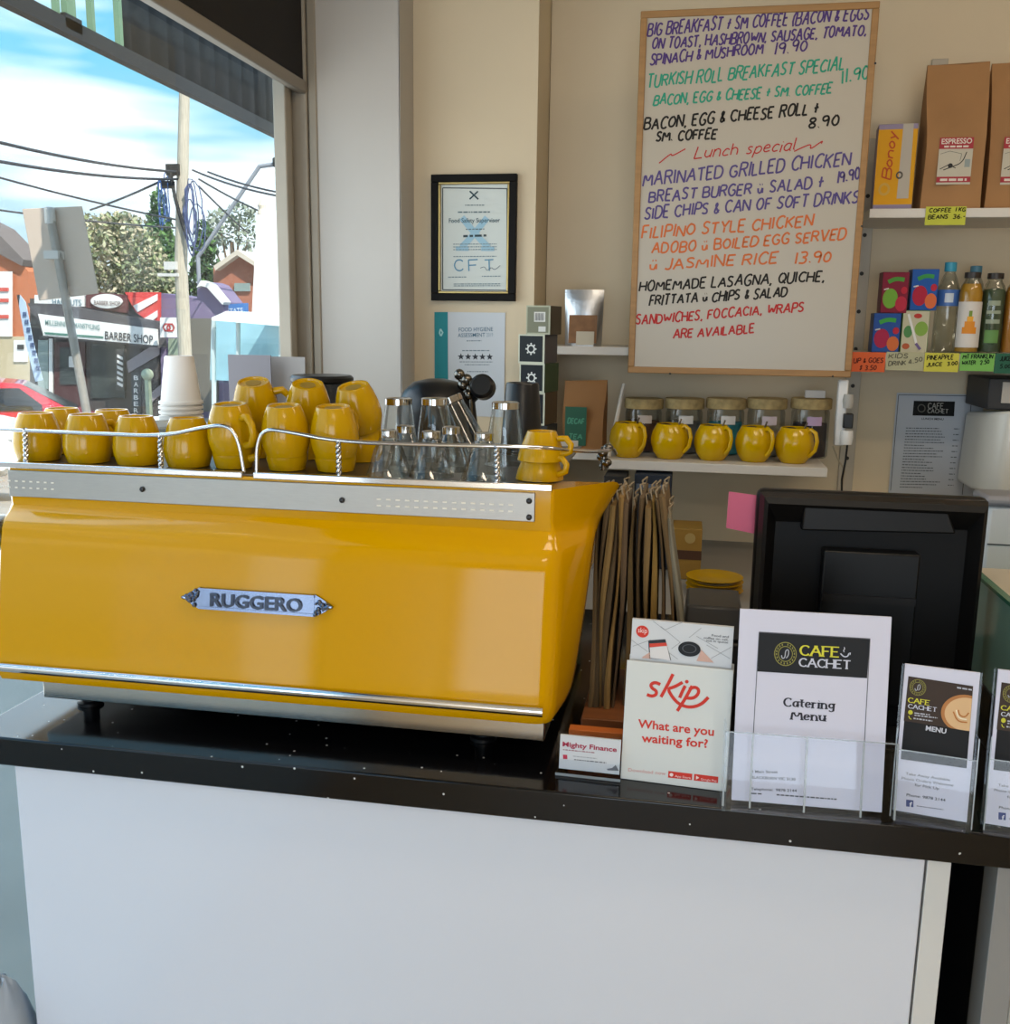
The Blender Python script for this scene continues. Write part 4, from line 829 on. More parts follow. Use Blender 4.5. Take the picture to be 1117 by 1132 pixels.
# tea boxes
TG = 'tower of small tea boxes'
def tea(px0, px1, pyt, pyb, Y, zb, col, side, lab, kind, rz):
    A = at(px0, pyb, Y=Y); Bp = at(px1, pyb, Y=Y); T = at(px0, pyt, Y=Y); h = T.z-at(px0, pyb, Y=Y).z; w = (Bp.x-A.x)*.98
    t = thing('tea_box', lab, 'box', ((A.x+Bp.x)/2, Y, zb), (0, 0, rz), TG); d = .105
    B().box(-w/2, w/2, 0, d, 0.0003, h-.0003).done('carton', mat('carton_'+side, side, .6), t, bevel=.001)
    a = Art(t, w, h, [(0, 0), (100, 0), (100, 100), (0, 100)])
    a.rect('front_panel', 'c9cbb8' if kind else 'aeb09a', 0, 0, 100, 100); a.rect('front_panel', col, 5, 5, 93, 94, 1)
    if kind:
        a.disc('gear_logo', 'd4d6d2', 49, 50, 15, 2, inner=.66)
        for k in range(8): q = (49+18*cos(k*pi/4), 50+18*sin(k*pi/4)); a.disc('gear_logo', 'd4d6d2', q[0], q[1], 3.2, 2)
    else:
        a.rect('white_label', 'd2d2cc', 33, 22, 80, 56, 2); a.rect('white_label', 'd2d2cc', 52, 72, 82, 90, 2)
        for k in range(7): a.rect('stripe', '55565a', 38+k*5.4, 26, 40.6+k*5.4, 52, 3)
    a.build(); return h
z = 1.2222; specs = [(575, 603, 434, 470, '22252a', '4a3c2a', 'second lowest tea box with gear emblem on dark front', 1, -.20), (573, 603, 402, 429, '23272b', '35462f', 'middle tea box with gear emblem and green side', 1, -.24), (572, 603, 372, 399, '2a2e31', '4e4a4c', 'tea box with gear emblem below the olive one', 1, -.2), (581, 609, 338, 369, '7b7d6a', '4a4336', 'topmost olive tea box with white label', 0, -.16)]
h0 = at(590, 470, Y=2.66).z-z
t = thing('tea_box', 'lowest dark tea box on the shelf behind the cups', 'box', (at(590, 470, Y=2.66).x, 2.66, z), (0, 0, -.2), TG)
n_low = max(1, round(h0/.085)); hh = (at(590, 470, Y=2.66).z-z)
B().box(-.04, .04, 0, .085, .0003, hh-.0003).done('carton', mat('carton_low', '26282b', .6), t, bevel=.001)
z += hh
tops = [434, 402, 370, 338]; bots = [470, 434, 402, 370]
for (s, tp, bt) in zip(specs, tops, bots):
    z += tea(s[0], s[1], tp, bt, 2.66, z, s[4], s[5], s[6], s[7], s[8])
# silver pouch on the left shelf
q = [(629, 321), (672, 321), (666, 384), (627, 383)]
P = [at(u, v, Y=2.93) for u, v in q]
t = thing('silver_pouch', 'silver foil pouch with clear window on the short left shelf', 'pouch', ((P[0].x+P[1].x)/2-.01, 2.93, LZ))
w = P[1].x-P[0].x; h = P[0].z-P[3].z; r_ = []
for k in range(9):
    f = k/8; d = .028*(1-f)**.7+.0015; ww = w*(.95+.06*f)/2; r_.append([(-ww, 0, h*f), (-ww*.6, -d, h*f), (ww*.6, -d, h*f), (ww, 0, h*f), (ww*.6, d, h*f), (-ww*.6, d, h*f)])
B().loft(r_).done('foil', mat('foil', 'b9bcc0', .28, .9, bump=.3, nscale=18), t, smooth=50)
b = B(); b.loft([[(-w*.36, -.0292+.0005*0, h*.05), (w*.36, -.0292, h*.05), (w*.36, -.0300, h*.05), (-w*.36, -.0300, h*.05)], [(-w*.36, -.019, h*.55), (w*.36, -.019, h*.55), (w*.36, -.020, h*.55), (-w*.36, -.020, h*.55)]]); b.done('brown_contents', mat('cocoa', '7d5a3d', .8, noise=.2, nscale=40), t)
b = B(); b.loft([[(-w*.16+.01*0, -.031, h*.02), (w*.3, -.031, h*.02), (w*.3, -.0318, h*.02), (-w*.16, -.0318, h*.02)], [(-w*.16, -.027, h*.26), (w*.3, -.027, h*.26), (w*.3, -.028, h*.26), (-w*.16, -.028, h*.26)]]); b.done('label', mat('cream_label', 'b9b09c', .6), t)
# brown paper bag with green label
def kraft(name, lab, cat, loc, w, h, d, col, rz=0, group=None, fold=.75):
    t = thing(name, lab, cat, loc, (0, 0, rz), group); rs = []
    for k in range(13):
        f = k/12; dd = d/2*(1 if f < fold*.6 else max(.04, 1-((f-fold*.6)/(1-fold*.6))**1.2)); ww = w/2*(1-.03*sin(f*5)); wob = .004*sin(f*9+loc[0]*20)
        rs.append([(-ww, -dd+wob, h*f), (-ww*.3, -dd*1.03+wob, h*f), (ww*.3, -dd*1.03-wob, h*f), (ww, -dd, h*f+.006*f), (ww, dd, h*f+.006*f), (ww*.96, 0, h*f), (ww, dd, h*f), (-ww, dd, h*f), (-ww*.96, 0, h*f)][:5]+[(-ww, dd, h*f)])
    B().loft(rs).done('bag_paper', mat('kraft_'+col, col, .75, noise=.1, nscale=6, bump=.25), t, smooth=35); return t
p = at(645, 505, Y=2.93); tp = at(645, 422, Y=2.93)
t = kraft('paper_bag', 'brown paper bag with green label left of the mug shelf', 'bag', (p.x+.006, 2.955, SZ-.0), .125, tp.z-SZ, .06, '8a6035', -.12)
t.location.x = max(t.location.x, -.165); t.location.x = p.x
o = B().box(p.x-.075, -.2335, 2.90, YB-.001, SZ-.022, SZ-.0005).done('wall_shelf', M_shelf); tag(o, 'narrow ledge left of the mug shelf under the brown paper bag', 'shelf')
a = Art(t, .125, tp.z-SZ, [(0, 0), (100, 0), (100, 100), (0, 100)], -.0375)
a.rect('green_label', '2f5a48', 8, 36, 60, 92)
a.hand('lettering', '4d8a70', 'DECAF', (14, 60), (54, 60), 12, 3.4, 1); a.hand('lettering', '4d8a70', 'TEA', (18, 82), (50, 82), 11, 3, 1); a.build()

# jars and big mugs
M_cork = mat('cork', 'b39c6c', .9, noise=.2, nscale=60); M_jar = clear('jar_glass', (.90, .92, .92, 1), .12)
JY = 2.985
for px, lab, fill, tagc in ((712, 'cork lidded glass jar, leftmost on the shelf', '5d3f33', 'c9bdb4'), (757, 'cork lidded glass jar, second from left on the shelf', '6a6b6b', 'd9d8d6'), (803, 'cork lidded glass jar, third from left with teal contents', '2a8fa0', 'd9d8d6'), (848, 'cork lidded glass jar, fourth from left on the shelf', '70706e', 'cdbfc6'), (897, 'cork lidded glass jar at right end with a purple label', '33292c', 'b9a0c0')):
    x = at(px, 450, Y=JY).x; t = thing('storage_jar', lab, 'jar', (x, JY, SZ), (0, 0, 0), 'cork lidded jars on the mug shelf')
    hz = at(px, 446, Y=JY-.05).z-SZ; r0 = .054
    B().lathe([(r0-.004, .0), (r0, .006), (r0, hz-.03), (r0-.003, hz-.02), (r0-.003, hz-.004)], seg=32).done('glass', M_jar, t, smooth=50)
    B().lathe([(.001, .004), (r0-.006, .004), (r0-.006, hz*(.62 if fill != '70706e' else .3)), (.001, hz*.64 if fill != '70706e' else hz*.32)], seg=24).done('contents', mat('jar_fill_'+fill, fill, .8, noise=.35, nscale=45), t, smooth=40)
    B().lathe([(r0+.002, hz-.018), (r0+.004, hz-.016), (r0+.004, hz+.009), (r0+.002, hz+.012), (.001, hz+.012)], seg=32).done('cork_lid', M_cork, t, smooth=40)
    n = 7; vs = []
    for k in range(n): an = -pi/2+(k-3)*.13+.12; vs += [((r0+.0008)*cos(an), (r0+.0008)*sin(an), hz*.60), ((r0+.0008)*cos(an), (r0+.0008)*sin(an), hz*.76)]
    B().add(vs, [(2*k, 2*k+2, 2*k+3, 2*k+1) for k in range(n-1)]).done('label', mat('jar_label_'+tagc, tagc, .6), t)
M_mug2 = mat('bright_yellow_glaze', 'cba200', .16)
def bigmug(lab, loc, rz):
    t = thing('belly_mug', lab, 'mug', loc, (0, 0, rz), 'big round yellow mugs on the shelf')
    B().lathe([(.030, 0), (.034, .002), (.046, .020), (.0530, .045), (.0535, .058), (.049, .078), (.041, .092), (.0385, .098), (.0375, .099), (.0355, .098), (.038, .090), (.045, .076), (.048, .055), (.042, .022), (.001, .012)], seg=44).done('bowl', M_mug2, t, smooth=60)
    B().tube([(.0355, 0, .088), (.049, 0, .096), (.063, 0, .088), (.069, 0, .065), (.064, 0, .040), (.0465, 0, .022)], [.0055, .0055, .0055, .0055, .0055, .0055], 10).done('handle', M_mug2, t, smooth=60); return t
MY = 2.835; bm0 = None
for k, (px, n1, rz) in enumerate(((696, 'leftmost', -.75), (742, 'second from left', -.55), (790, 'middle', -.8), (836, 'fourth from left', -.85), (880, 'rightmost', -.62))):
    p = at(px, 490, Y=MY); lab = 'big round yellow mug, %s of the row on the shelf' % n1
    if bm0 is None: bm0 = bigmug(lab, (p.x-.004, MY, SZ), rz)
    else: dup(bm0, (p.x-.004, MY, SZ), lab, (0, 0, rz))
    o = B().tube([(0, 0, .014), (.012, -.004, .06), (.03, -.012, .114)], .0028, 6).ball((-.012, 0, .092), .016, (1.2, 1, .5), 10).done('teaspoon', mat('spoon_steel', '6a5c4c', .3, .9), smooth=50, loc=(p.x-.004, MY, SZ)); tag(o, 'spoon standing in the %s big yellow mug' % n1, 'spoon')
o = B().box(-.028, .028, 0, .02, 0, .022).done('name_card', M_paper, bevel=.001, loc=(at(901, 436, Y=3.0).x, 2.985, 0)); q = at(901, 442, Y=2.985); o.location.z = at(897, 446, Y=JY-.05).z+.0125; tag(o, 'small white card on the lid of the rightmost jar', 'card')

# whiteboard
WB = 2.80; q = [(711, 12), (975, -3.5), (940, 417.5), (692, 412)]
P = [at(u, v, Y=WB) for u, v in q]; x0 = (P[0].x+P[3].x)/2; x1 = (P[1].x+P[2].x)/2; zb = P[3].z; ztop = P[0].z; w = x1-x0; h = ztop-zb
t = thing('whiteboard', 'large wood framed whiteboard with a handwritten breakfast and lunch menu', 'whiteboard', ((x0+x1)/2, WB, zb))
M_wood = mat('pale_pine', '9c7546', .5, noise=.12, nscale=9, stretch=(1, 1, 8))
frame(B(), w, h, .0175, 0, .018).done('frame', M_wood, t, bevel=.002)
B().box(-w/2+.015, w/2-.015, .004, .016, .015, h-.015).done('writing_surface', mat('whiteboard_enamel', 'b0a797', .35), t)
for px, py in ((741, 413), (921, 416), (953, 250), (968, 70)): s = at(px, py, Y=WB); B().ball((s.x-(x0+x1)/2, -.0005, s.z-zb), .003, (1, .5, 1), 8).done('screw', mat('dark_screw', '3a3a3c'), t)
ctr = ((x0+x1)/2, zb)
class BoardArt(Art):
    def p(s, u, v): r = at(u, v, Y=WB+.004); return (r.x-ctr[0], r.z-ctr[1])
a = BoardArt(t, w, h, q, .004); a.k = w/255.
PU, GR, BK, RD, OR, P2 = '4f3a77', '2f9579', '23211f', 'b5302f', 'cc6a38', '54487f'
C1 = lambda u, v: (690+u/3.852, v/3.852)
C2 = lambda u, v: (690+u/3.852, 200+v/3.85)
L_ = [(PU, 'BIG BREAKFAST + SM COFFEE (BACON & EGGS', C1, (100, 152), (1040, 82), 50, 1.5), (PU, 'ON TOAST, HASHBROWN, SAUSAGE, TOMATO,', C1, (118, 210), (1030, 150), 42, 1.5), (PU, 'SPINACH & MUSHROOM', C1, (112, 277), (590, 228), 44, 1.5), (PU, '19.90', C1, (640, 232), (775, 218), 44, 1.5),
      (GR, 'TURKISH ROLL BREAKFAST SPECIAL', C1, (98, 372), (935, 298), 50, 1.5), (GR, '11.90', C1, (925, 356), (1040, 332), 52, 1.5), (GR, 'BACON, EGG & CHEESE + SM. COFFEE', C1, (125, 448), (882, 398), 42, 1.5),
      (BK, 'BACON, EGG & CHEESE ROLL +', C1, (85, 553), (825, 485), 46, 1.7), (BK, '8.90', C1, (785, 548), (912, 532), 42, 1.7), (BK, 'SM. COFFEE', C1, (135, 603), (392, 590), 40, 1.7),
      (P2, 'MARINATED GRILLED CHICKEN', C1, (80, 792), (962, 703), 52, 1.6), (P2, '19.90', C1, (908, 782), (1003, 762), 46, 1.6), (P2, 'BREAST BURGER ~ SALAD +', C1, (105, 862), (845, 802), 46, 1.6),
      (P2, 'SIDE CHIPS & CAN OF SOFT DRINKS', C2, (88, 162), (995, 92), 48, 1.6), (OR, 'FILIPINO STYLE CHICKEN', C2, (75, 246), (800, 192), 48, 1.6), (OR, 'ADOBO ~ BOILED EGG SERVED', C2, (118, 310), (940, 250), 44, 1.6), (OR, '~ JASMINE RICE', C2, (108, 380), (650, 350), 46, 1.6), (OR, '13.90', C2, (725, 352), (876, 345), 46, 1.6),
      (BK, 'HOMEMADE LASAGNA, QUICHE,', C2, (65, 470), (852, 425), 44, 1.6), (BK, 'FRITTATA ~ CHIPS & SALAD', C2, (108, 530), (692, 492), 42, 1.6), (RD, 'SANDWICHES, FOCCACIA, WRAPS', C2, (50, 612), (762, 555), 40, 1.5), (RD, 'ARE AVAILABLE', C2, (210, 672), (553, 645), 38, 1.5)]
for i, (c, s, f, p0, p1, hh, ww) in enumerate(L_): a.hand('handwriting', c, s, f(*p0), f(*p1), hh/3.85, ww*1.3, 0, seed=i, jit=.06, slant=.2); a.build(); a.b = {}
a.hand('handwriting', RD, 'Lunch special', C1(300, 675), C1(725, 640), 12.5, 1.4, 0, slant=.35, gap=.1)
a.line('handwriting', RD, [C1(150, 695), C1(205, 650), C1(200, 668), C1(262, 634)], 1.3, 0, True); a.line('handwriting', RD, [C1(725, 645), C1(760, 628), C1(800, 612), C1(790, 640), C1(850, 596), C1(840, 612)], 1.3, 0, True)
a.build()
# power strip and leads
q = at(931, 455, Y=2.83); z0 = at(931, 493, Y=2.83).z; z1 = at(931, 420, Y=2.83).z
t = thing('power_strip', 'white power strip hanging under right corner of the whiteboard', 'power strip', (q.x, 2.83, z0))
B().box(-.013, .013, 0, .03, 0, z1-z0).done('body', M_white, t, bevel=.004)
g = lambda px, py: at(px, py, Y=2.83)-Vector((q.x, 2.83, z0))
c = g(938, 443); B().lathe([(.001, -.02), (.012, -.02), (.015, 0), (.012, .018), (.001, .018)], (c.x, .0, c.z), 18).done('plug', mat('grey_plug', 'a9a6a0', .5), t, smooth=50)
c = g(937, 465); B().box(c.x-.012, c.x+.014, -.015, .02, c.z-.02, c.z+.02).done('adapter', M_dark, t, bevel=.003)
c = g(936, 483); B().lathe([(.001, -.022), (.016, -.02), (.018, 0), (.016, .018), (.001, .02)], (c.x, -.002, c.z), 20).done('plug', M_white, t, smooth=50)
b = B().tube([at(u, v, Y=2.84) for u, v in ((937, 492), (935, 510), (931, 530), (931, 560))], .003, 6).done('power_cord', M_dark); b.parent = t; b.location = -t.location; b['label'] = 'black cord'
b = B().tube([at(u, v, Y=2.86) for u, v in ((921, 493), (926, 506), (934, 520), (930, 545), (928, 565))], .0025, 6).done('power_cord', mat('beige_cord', 'a59a84', .5)); b.parent = t; b.location = -t.location; b['label'] = 'beige cord'

# ================================================================== right hand shelves
def cbag(lab, px, py_t, Y, w, d, rz=0, art=True):
    p = at(px, 222, Y=Y); h = at(px, py_t, Y=Y).z-UZ
    t = kraft('coffee_bag', lab, 'bag', (p.x, Y, UZ), w, h, d, '9c7349', rz, 'brown coffee bean bags'); 
    if art:
        a = Art(t, w, h, [(0, 0), (100, 0), (100, 100*h/w), (0, 100*h/w)], -d/2*1.03-.0035); H = 100*h/w; k = H/832
        y = lambda v: (v-120)*k
        a.rect('red_label', 'a33a42', 22, y(548), 78, y(612)); a.rect('white_label', 'bcb6a6', 22, y(612), 78, y(768)); a.rect('red_strip', 'a33a42', 22, y(768), 78, y(800)); a.rect('white_strip', 'bcb6a6', 22, y(800), 78, y(812))
        a.font('lettering', 'd8cfc4', 'ESPRESSO', (25, y(584)), (75, y(582)), 9, 1, .02); a.dash('lettering', 'd8cfc4', (30, y(604)), (70, y(604)), 3, 5, 1); a.dash('lettering', 'd8cfc4', (28, y(792)), (72, y(792)), 4, 6, 1)
        a.line('drawing', '3a3a38', [(68, y(630)), (62, y(690)), (46, y(712)), (32, y(730))], 1.6, 1, True); a.line('drawing', '3a3a38', [(26, y(725)), (40, y(700)), (52, y(720))], 1.4, 1); a.disc('drawing', '2c2c2c', 43, y(706), 4, 1); a.line('drawing', '6f7470', [(25, y(640)), (40, y(624)), (60, y(640)), (58, y(680))], .8, 1); a.rect('drawing', '8f9a98', 66, y(670), 75, y(715), 1)
        a.build()
    return t
cbag('tall brown coffee bag with red label, left one in front', 1046, 72, 2.93, .150, .10, .02)
cbag('tall brown coffee bag cut by right edge of the photo', 1116, 70, 2.95, .150, .10, .0)
cbag('brown coffee bag standing behind the left coffee bag', 1056, 82, 3.08, .14, .08, .0, False)
p = at(987, 222, Y=2.90); hh = at(990, 137, Y=2.90).z-UZ; w = .098
t = thing('chocolate_box', 'yellow carton with red script standing left of the coffee bags', 'box', (p.x, 2.90, UZ), (0, 0, -.08))
B().box(-w/2, w/2, 0, .075, .0004, hh).done('carton', mat('lilac_card', '8d819c', .6), t, bevel=.001)
a = Art(t, w, hh, [(0, 0), (100, 0), (100, 200), (0, 200)])
a.rect('yellow_panel', 'd59b1e', 0, 12, 100, 186); a.poly('grey_panel', 'b5aea2', [(62, 0), (88, 0), (90, 172), (60, 172)], 1)
a.hand('script_lettering', 'b5502a', 'Bonoy', (40, 128), (46, 18), 22, 4, 2, jit=.03, slant=.25, gap=.06)
a.disc('seal', 'c8a04a', 26, 150, 15, 2, inner=.6); a.disc('ring_print', '55504a', 62, 118, 9, 3, inner=.55); a.build()
def price(lab, quad, Y, col, lines, ink):
    P = [at(u, v, Y=Y) for u, v in quad]; w = P[1].x-P[0].x; h = P[0].z-P[3].z
    t = thing('price_tag', lab, 'price tag', ((P[0].x+P[1].x)/2, Y, P[3].z))
    B().box(-w/2, w/2, 0, .0008, 0, h).done('card', mat('tag_'+col, col, .7), t)
    a = Art(t, w, h, quad)
    for i, (s, p0, p1, hh) in enumerate(lines): a.hand('lettering', ink, s, p0, p1, hh, 1.1, 0, seed=i, jit=.04)
    a.build()
F3 = lambda u, v: (930+u/5.39, 50+v/5.39); F4 = lambda u, v: (930+u/5.973, 260+v/5.973)
price('yellow handwritten tag on the top right shelf edge under the coffee bags', [F3(508, 962), F3(750, 960), F3(740, 1074), F3(500, 1072)], 2.847, 'b9bc3e', [('COFFEE', F3(526, 996), F3(655, 994), 4.2), ('1 KG', F3(682, 990), F3(740, 990), 4.2), ('BEANS', F3(520, 1036), F3(636, 1034), 4.4), ('36.-', F3(668, 1034), F3(738, 1032), 4.4)], '26260f')
price('orange handwritten tag at left end of the drinks shelf', [F4(55, 770), F4(300, 756), F4(302, 882), F4(60, 900)], 2.846, 'cf5b2b', [('UP & GOES', F4(92, 840), F4(285, 822), 5.5), ('$ 3.50', F4(135, 882), F4(245, 872), 5)], '5a2416')
price('pale handwritten tag below the juice boxes', [F4(304, 770), F4(552, 772), F4(556, 892), F4(300, 890)], 2.847, 'aaa888', [('KIDS', F4(318, 812), F4(445, 810), 5), ('DRINK', F4(318, 862), F4(435, 855), 5), ('4.50', F4(455, 850), F4(545, 828), 5)], '5d5b4c')
price('yellow handwritten tag below the water bottle', [F4(556, 776), F4(784, 782), F4(776, 914), F4(556, 900)], 2.8462, 'c3bd45', [('PINEAPPLE', F4(572, 824), F4(742, 822), 5), ('JUICE', F4(572, 868), F4(672, 866), 4), ('3.00', F4(706, 866), F4(770, 862), 4.2)], '2d2c12')
price('light green handwritten tag below the orange juice bottle', [F4(792, 778), F4(1020, 780), F4(1002, 906), F4(788, 895)], 2.847, '74b054', [('MT FRANKLIN', F4(806, 816), F4(1000, 814), 5), ('WATER', F4(802, 856), F4(888, 854), 4.2), ('2.50', F4(920, 856), F4(976, 850), 4.5)], '15301a')
price('dark green tag at the right end of the drinks shelf', [F4(1022, 780), F4(1160, 782), F4(1150, 920), F4(1008, 912)], 2.8465, '1f5a44', [('JUICE', F4(1050, 830), F4(1120, 830), 5), ('5.00', F4(1050, 880), F4(1120, 880), 4.5)], '0d2018')
# juice boxes
def juice(lab, q, Y, z, base_, art, rz=0):
    P = [at(u, v, Y=Y) for u, v in q]; w = P[1].x-P[0].x; h = P[0].z-P[3].z
    t = thing('juice_box', lab, 'juice box', ((P[0].x+P[1].x+P[2].x+P[3].x)/4, Y, z), (0, 0, rz), 'juice boxes on the drinks shelf')
    B().box(-w/2, w/2, 0, .055, .0004, h).done('carton', mat('carton_'+base_, base_, .4), t, bevel=.0015)
    a = Art(t, w, h, [(0, 0), (100, 0), (100, 140), (0, 140)]); art(a); a.build(); return h
def fruit(c1, c2, bgc, band):
    def f(a):
        a.rect('front_print', bgc, 2, 2, 98, 138); a.line('green_banner', band, [(22, 34), (50, 22), (82, 26)], 16, 1, True)
        a.disc('fruit_print', c1, 34, 90, 28, 2, 34); a.disc('fruit_print', c2, 76, 108, 22, 3, 26); a.disc('fruit_print', 'b02a3c', 84, 62, 12, 2); a.line('white_print', 'c9c9c4', [(8, 60), (26, 56)], 5, 2)
    return f
zl = MZ
h1 = juice('blue juice box with plum and orange, bottom left of the stack', [F4(222, 492), F4(404, 484), F4(378, 762), F4(204, 752)], 2.89, MZ, '24447f', fruit('a32a4c', 'c66a3c', '2a4f96', '3f9a46'))
def apple(a):
    a.rect('front_print', 'b9b59c', 2, 2, 98, 138); a.disc('fruit_print', '7fa24a', 72, 60, 24, 1); a.disc('fruit_print', 'b03a34', 56, 18, 15, 1, 8); a.line('straw', 'd9d9d6', [(20, 12), (62, 118)], 9, 3); a.line('straw', '6a5a86', [(56, 108), (74, 128)], 10, 4); a.disc('fruit_print', '4f8350', 24, 70, 16, 1, 20); a.disc('fruit_print', 'a8573a', 20, 118, 14, 1, 10)
h2 = juice('white juice box with straw and green apple, bottom right of the stack', [F4(420, 486), F4(600, 484), F4(560, 772), F4(382, 766)], 2.895, MZ, '5f8a50', apple)
juice('maroon juice box with green pear, top left of the stack', [F4(285, 202), F4(462, 202), F4(430, 480), F4(262, 474)], 2.892, MZ+h1, '6d1f34', fruit('6fa23c', 'b02f45', '7b2238', '4c8f3c'))
juice('blue juice box with berry and orange, top right of the stack', [F4(482, 204), F4(660, 202), F4(620, 480), F4(455, 478)], 2.893, MZ+h2, '1f4a8c', fruit('a8263e', 'cf6a40', '2455a0', '3c8f4a'))
# bottles
M_pet = clear('bottle_plastic', (.86, .90, .90, 1), .14)
def bottle(lab, px, pt, Y, prof, parts, group='bottles on the drinks shelf'):
    x = at(px, 385, Y=Y).x; H = at(px, pt, Y=Y).z-MZ; t = thing('drink_bottle', lab, 'bottle', (x, Y, MZ), (0, 0, 0), group)
    B().lathe([(r, z*H) for r, z in prof], seg=28).done('bottle', M_pet, t, smooth=50)
    for (nm, col, pr, arc, rough) in parts:
        if arc is None: B().lathe([(r, z*H) for r, z in pr], seg=28).done(nm, mat('bt_'+col, col, rough), t, smooth=40)
        else:
            r, z0, z1 = pr; n = 14; vs = []
            for k in range(n+1): an = -pi/2-.12+(k/n-.5)*2*arc; vs += [(r*cos(an), r*sin(an), z0*H), (r*cos(an), r*sin(an), z1*H)]
            B().add(vs, [(2*k, 2*k+2, 2*k+3, 2*k+1) for k in range(n)]).done(nm, mat('bt_'+col, col, rough), t, smooth=40)
    return t
bottle('clear water bottle with blue cap and blue label', 1043, 290, 2.935, [(.026, 0), (.031, .03), (.031, .62), (.030, .70), (.016, .86), (.013, .88), (.013, .9)], [('cap', '2f8fae', [(.0155, .9), (.0155, .995), (.014, 1), (.001, 1)], None, .4), ('label', '3f66a8', (.0315, .52, .70), 1.4, .4), ('label_mark', 'b9c4d0', (.0319, .56, .66), .35, .4)])
bottle('second blue capped bottle behind the orange juice bottle', 1071, 294, 3.05, [(.026, 0), (.031, .03), (.031, .7), (.016, .86), (.013, .9)], [('cap', '4a7f98', [(.0155, .9), (.0155, .995), (.014, 1), (.001, 1)], None, .4)])
js = [(.026, 0), (.030, .02), (.030, .76), (.026, .84), (.018, .90), (.018, .94)]
bottle('orange juice bottle with white pineapple label', 1068, 301, 2.905, js, [('juice', 'c08a1c', [(.001, .02), (.0285, .03), (.0285, .75), (.022, .86), (.001, .86)], None, .5), ('cap', '2d2622', [(.0205, .93), (.0205, .995), (.019, 1), (.001, 1)], None, .4), ('label', 'cfc9c2', (.0306, .08, .64), 1.3, .6), ('label_print', 'd5861f', (.0310, .25, .33), .6, .6), ('label_print', 'd5861f', (.0310, .33, .40), .42, .6), ('label_print', 'dfa02f', (.0311, .40, .46), .25, .6), ('label_print', '6f8a2c', (.0312, .46, .53), .13, .6)])
bottle('green juice bottle with white lettering beside the orange juice', 1093, 302, 2.915, js, [('juice', '44543a', [(.001, .02), (.0285, .03), (.0285, .77), (.024, .8), (.001, .82)], None, .5), ('cap', '2d2622', [(.0205, .93), (.0205, .995), (.019, 1), (.001, 1)], None, .4), ('label_print', '8f9a86', (.0306, .60, .66), .5, .6), ('label_print', '8f9a86', (.0306, .50, .54), .6, .6), ('label_print', '8f9a86', (.0306, .38, .43), .6, .6), ('label_print', '5f8a4a', (.0306, .14, .3), .6, .6)])
bottle('second orange drink bottle cut by the right photo edge', 1119, 303, 2.91, js, [('juice', 'bf7a22', [(.001, .02), (.0285, .03), (.0285, .77), (.024, .84), (.001, .85)], None, .5), ('cap', '2d2622', [(.0205, .93), (.0205, .995), (.019, 1), (.001, 1)], None, .4), ('label_print', 'cdb79a', (.0306, .45, .5), .6, .6)])
# wall menu and dispenser
F6 = lambda u, v: (930+u/5.66, 400+v/5.66)
q = [(994, 434), (1091, 437), (1070, 600), (976, 596)]
t, w, h = sheet('wall_menu', 'printed lunch menu sheet on the wall behind the black monitor', 'poster', q, YB-.004)
B().box(-w/2, w/2, 0, .001, 0, h).done('paper', mat('paper_blueish', 'b3b9c2', .35), t)
a = Art(t, w, h, q)
for c, d in (((372, 205), (832, 215)), ((372, 205), (308, 800)), ((832, 215), (757, 825))): a.line('printed_border', '55595f', [F6(*c), F6(*d)], .8)
a.poly('logo_panel', '121314', [F6(468, 242), F6(726, 248), F6(718, 338), F6(458, 332)])
a.hand('logo_lettering', '9a9a94', 'CAFE', F6(555, 290), F6(650, 292), 6.5, .9, 1, jit=0, slant=0); a.hand('logo_lettering', '9a9a94', 'CACHET', F6(553, 316), F6(680, 320), 4.6, .8, 1, jit=0, slant=0); c = F6(515, 288); a.disc('logo_lettering', '5f5f58', c[0], c[1], 4.5, 1, inner=.75)
a.font('heading', '3a3c40', 'LUNCH MENU', F6(515, 358), F6(652, 362), 2.6, 0, .02)
rr = random.Random(5)
for k in range(22):
    y = 412+k*17.5; x = 415-k*2.3; a.dash('menu_lines', '5f646b', F6(x, y), F6(x+rr.uniform(120, 260), y+4), 1.0, 40+k)
    if k % 2 == 0: a.dash('menu_lines', '5f646b', F6(x+300, y+6), F6(x+335, y+7), 1.0, 70+k)
a.build()
p = at(1118, 545, Y=2.93)
t = thing('wall_dispenser', 'white rounded wall dispenser with black top bracket at right', 'dispenser', (p.x+.07, 2.93, p.z))
h = at(1110, 418, Y=2.93).z-p.z; hw = at(1110, 453, Y=2.93).z-p.z
xl = at(1084, 500, Y=2.93).x-t.location.x
B().loft([[(xl-.004, .05, 0), (xl+.012, .0, 0), (xl+.05, -.035, 0), (.18, -.045, 0), (.18, .2, 0), (xl-.004, .2, 0)], [(xl+.004, .05, hw*.94), (xl+.018, .0, hw*.98), (xl+.055, -.035, hw), (.18, -.045, hw), (.18, .2, hw), (xl+.004, .2, hw*.9)]]).done('cover', mat('dispenser_white', 'cfcfc8', .25), t, bevel=.01, seg=3)
xb = at(1091, 430, Y=2.93).x-t.location.x
B().box(xb, .18, -.02, .2, hw+.001, h).done('bracket', mat('charcoal_plastic', '2a2b2d', .5), t, bevel=.004)
B().box(xb+.034, .17, -.024, -.02, hw+.02, h-.01).done('grey_insert', mat('grey_plug', 'a9a6a0'), t)
p0 = at(1094, 560, Y=2.30); p1 = at(1094, 666, Y=2.30)
t = thing('white_appliance', 'white box shaped appliance with grey top at the right edge', 'appliance', (p0.x, 2.30, .9405))
